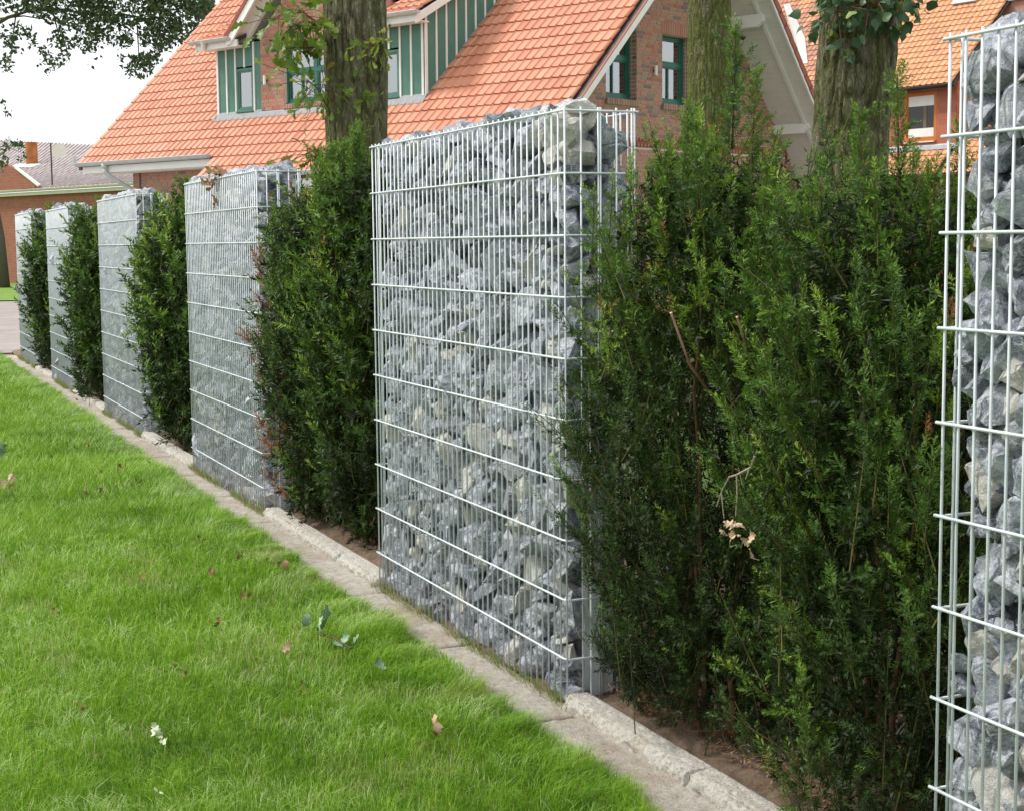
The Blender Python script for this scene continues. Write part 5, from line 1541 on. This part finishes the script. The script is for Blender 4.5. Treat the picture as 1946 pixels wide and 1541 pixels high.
# dry leaves on the second gabion
dl = empty('dry_leaf_bunch', (9.44, 0.03, 1.98)); tag(dl, 'bunch of dry brown oak leaves hanging on the gabion top wire', 'leaves')
curled(dl, 'leaf', 15, 0.075, 0.055, (0.30, 0.15), M_deadleaf, (0, 0.0, -0.02), (0.9, 0.35, 1.3))
curled(dl, 'leaf', 8, 0.06, 0.03, (0.8, 0.1), M_deadleaf, (0, 0.03, 0.04), (1.0, 0.3, 1.2))
# leaves and bits on the lawn
def fallen(name, x, y, label, n, size, tints, mat, cat='leaf', group=None, spread=0.02):
    e = empty(name, (x, y, 0.072)); tag(e, label, cat, group)
    curled(e, 'blade' if n == 1 else 'leaf', n, size, spread, tints, mat, stretch=(1.4, 1, 0.35), flat=True); return e
sp = fallen('leafy_twig', 5.48, 0.53, 'fallen grey-green leafy twig on the lawn beside the path', 3, 0.10, (0.45, 0.1), M_paleleaf, 'twig', None, 0.035)
curled(sp, 'leaf', 4, 0.06, 0.025, (0.35, 0.1), M_paleleaf, (-0.16, -0.05, -0.01), (1.6, 0.6, 0.2), flat=True)
mb = MB(); mb.tube([(0.02, 0.0, 0.0), (-0.10, -0.03, 0.012), (-0.25, -0.06, 0.0)], 0.003, 5); mb.build('stalk', M_stem, sp)
fallen('fallen_leaf', 5.31, 0.71, 'curled tan leaf on the lawn left of the grey-green twig', 1, 0.055, (0.85, 0.05), M_deadleaf)
fallen('torn_pale_leaf', 4.45, 1.34, 'torn pale yellow-white leaf in the grass, lower left', 4, 0.050, (0.98, 0.04), M_paleleaf)
fallen('fallen_leaf', 4.13, 0.52, 'crumpled brown leaf near the lawn edge, bottom centre', 3, 0.05, (0.55, 0.15), M_deadleaf)
fallen('fallen_leaf', 10.07, 1.25, 'cluster of pale curled leaves at the left edge of the lawn', 5, 0.065, (0.9, 0.1), M_deadleaf, spread=0.05)
fallen('dark_leaf', 11.53, 1.18, 'dark blue-green leaf standing at the left edge of the photo', 2, 0.11, (0.05, 0.05), M_paleleaf, spread=0.03)
fallen('pale_leaf', 3.91, 1.38, 'small pale yellow leaf in the grass near the bottom edge', 1, 0.05, (0.97, 0.02), M_paleleaf)
fallen('pale_leaf', 4.93, 0.42, 'small grey-green leaf lying by the path edge', 1, 0.05, (0.55, 0.02), M_paleleaf)
spots = [(165, 845), (270, 1095), (460, 1050), (430, 1110), (400, 1085), (455, 1055), (385, 1020), (260, 910), (235, 885), (188, 895), (500, 1060), (100, 1165), (150, 1335), (345, 1270), (480, 1130), (525, 1075), (160, 935), (290, 875), (195, 930), (420, 1180), (575, 1300)]
for i, (u, v_) in enumerate(spots):
    d = fw+rt*((u-973)/FOC)-up*((v_-770.5)/FOC); t = (0.085-CAM.z)/d.z; p = CAM+d*t
    fallen('brown_scrap', p.x, p.y, 'small rusty brown scrap of dead yew or leaf lying on the lawn', 2, 0.035*(0.7+0.6*dr_.random()), (0.18, 0.12), M_deadleaf, 'leaf scrap', 'rusty scraps scattered on the lawn', 0.015)
# rusty dead yew sprigs on the soil
for (x, y) in [(3.32, -0.20), (4.02, -0.16), (3.7, -0.18), (2.98, -0.2)]:
    e = empty('dead_yew_sprig', (x, y, 0.10)); tag(e, 'rusty dead yew sprig lying on the soil behind the kerb', 'sprig', 'dead yew sprigs on the bed')
    b_ = MB()
    for s in range(7):
        V, F, T = near_sh[s % 10]; A = frame_from(np.array([dr_.normal(), dr_.normal(), 0.6]), dr_); b_.add(V*0.9 @ A.T+dr_.normal(size=3)*0.02, F, None, 0.98)
    b_.build('sprig', M_needle, e, kind='stuff')
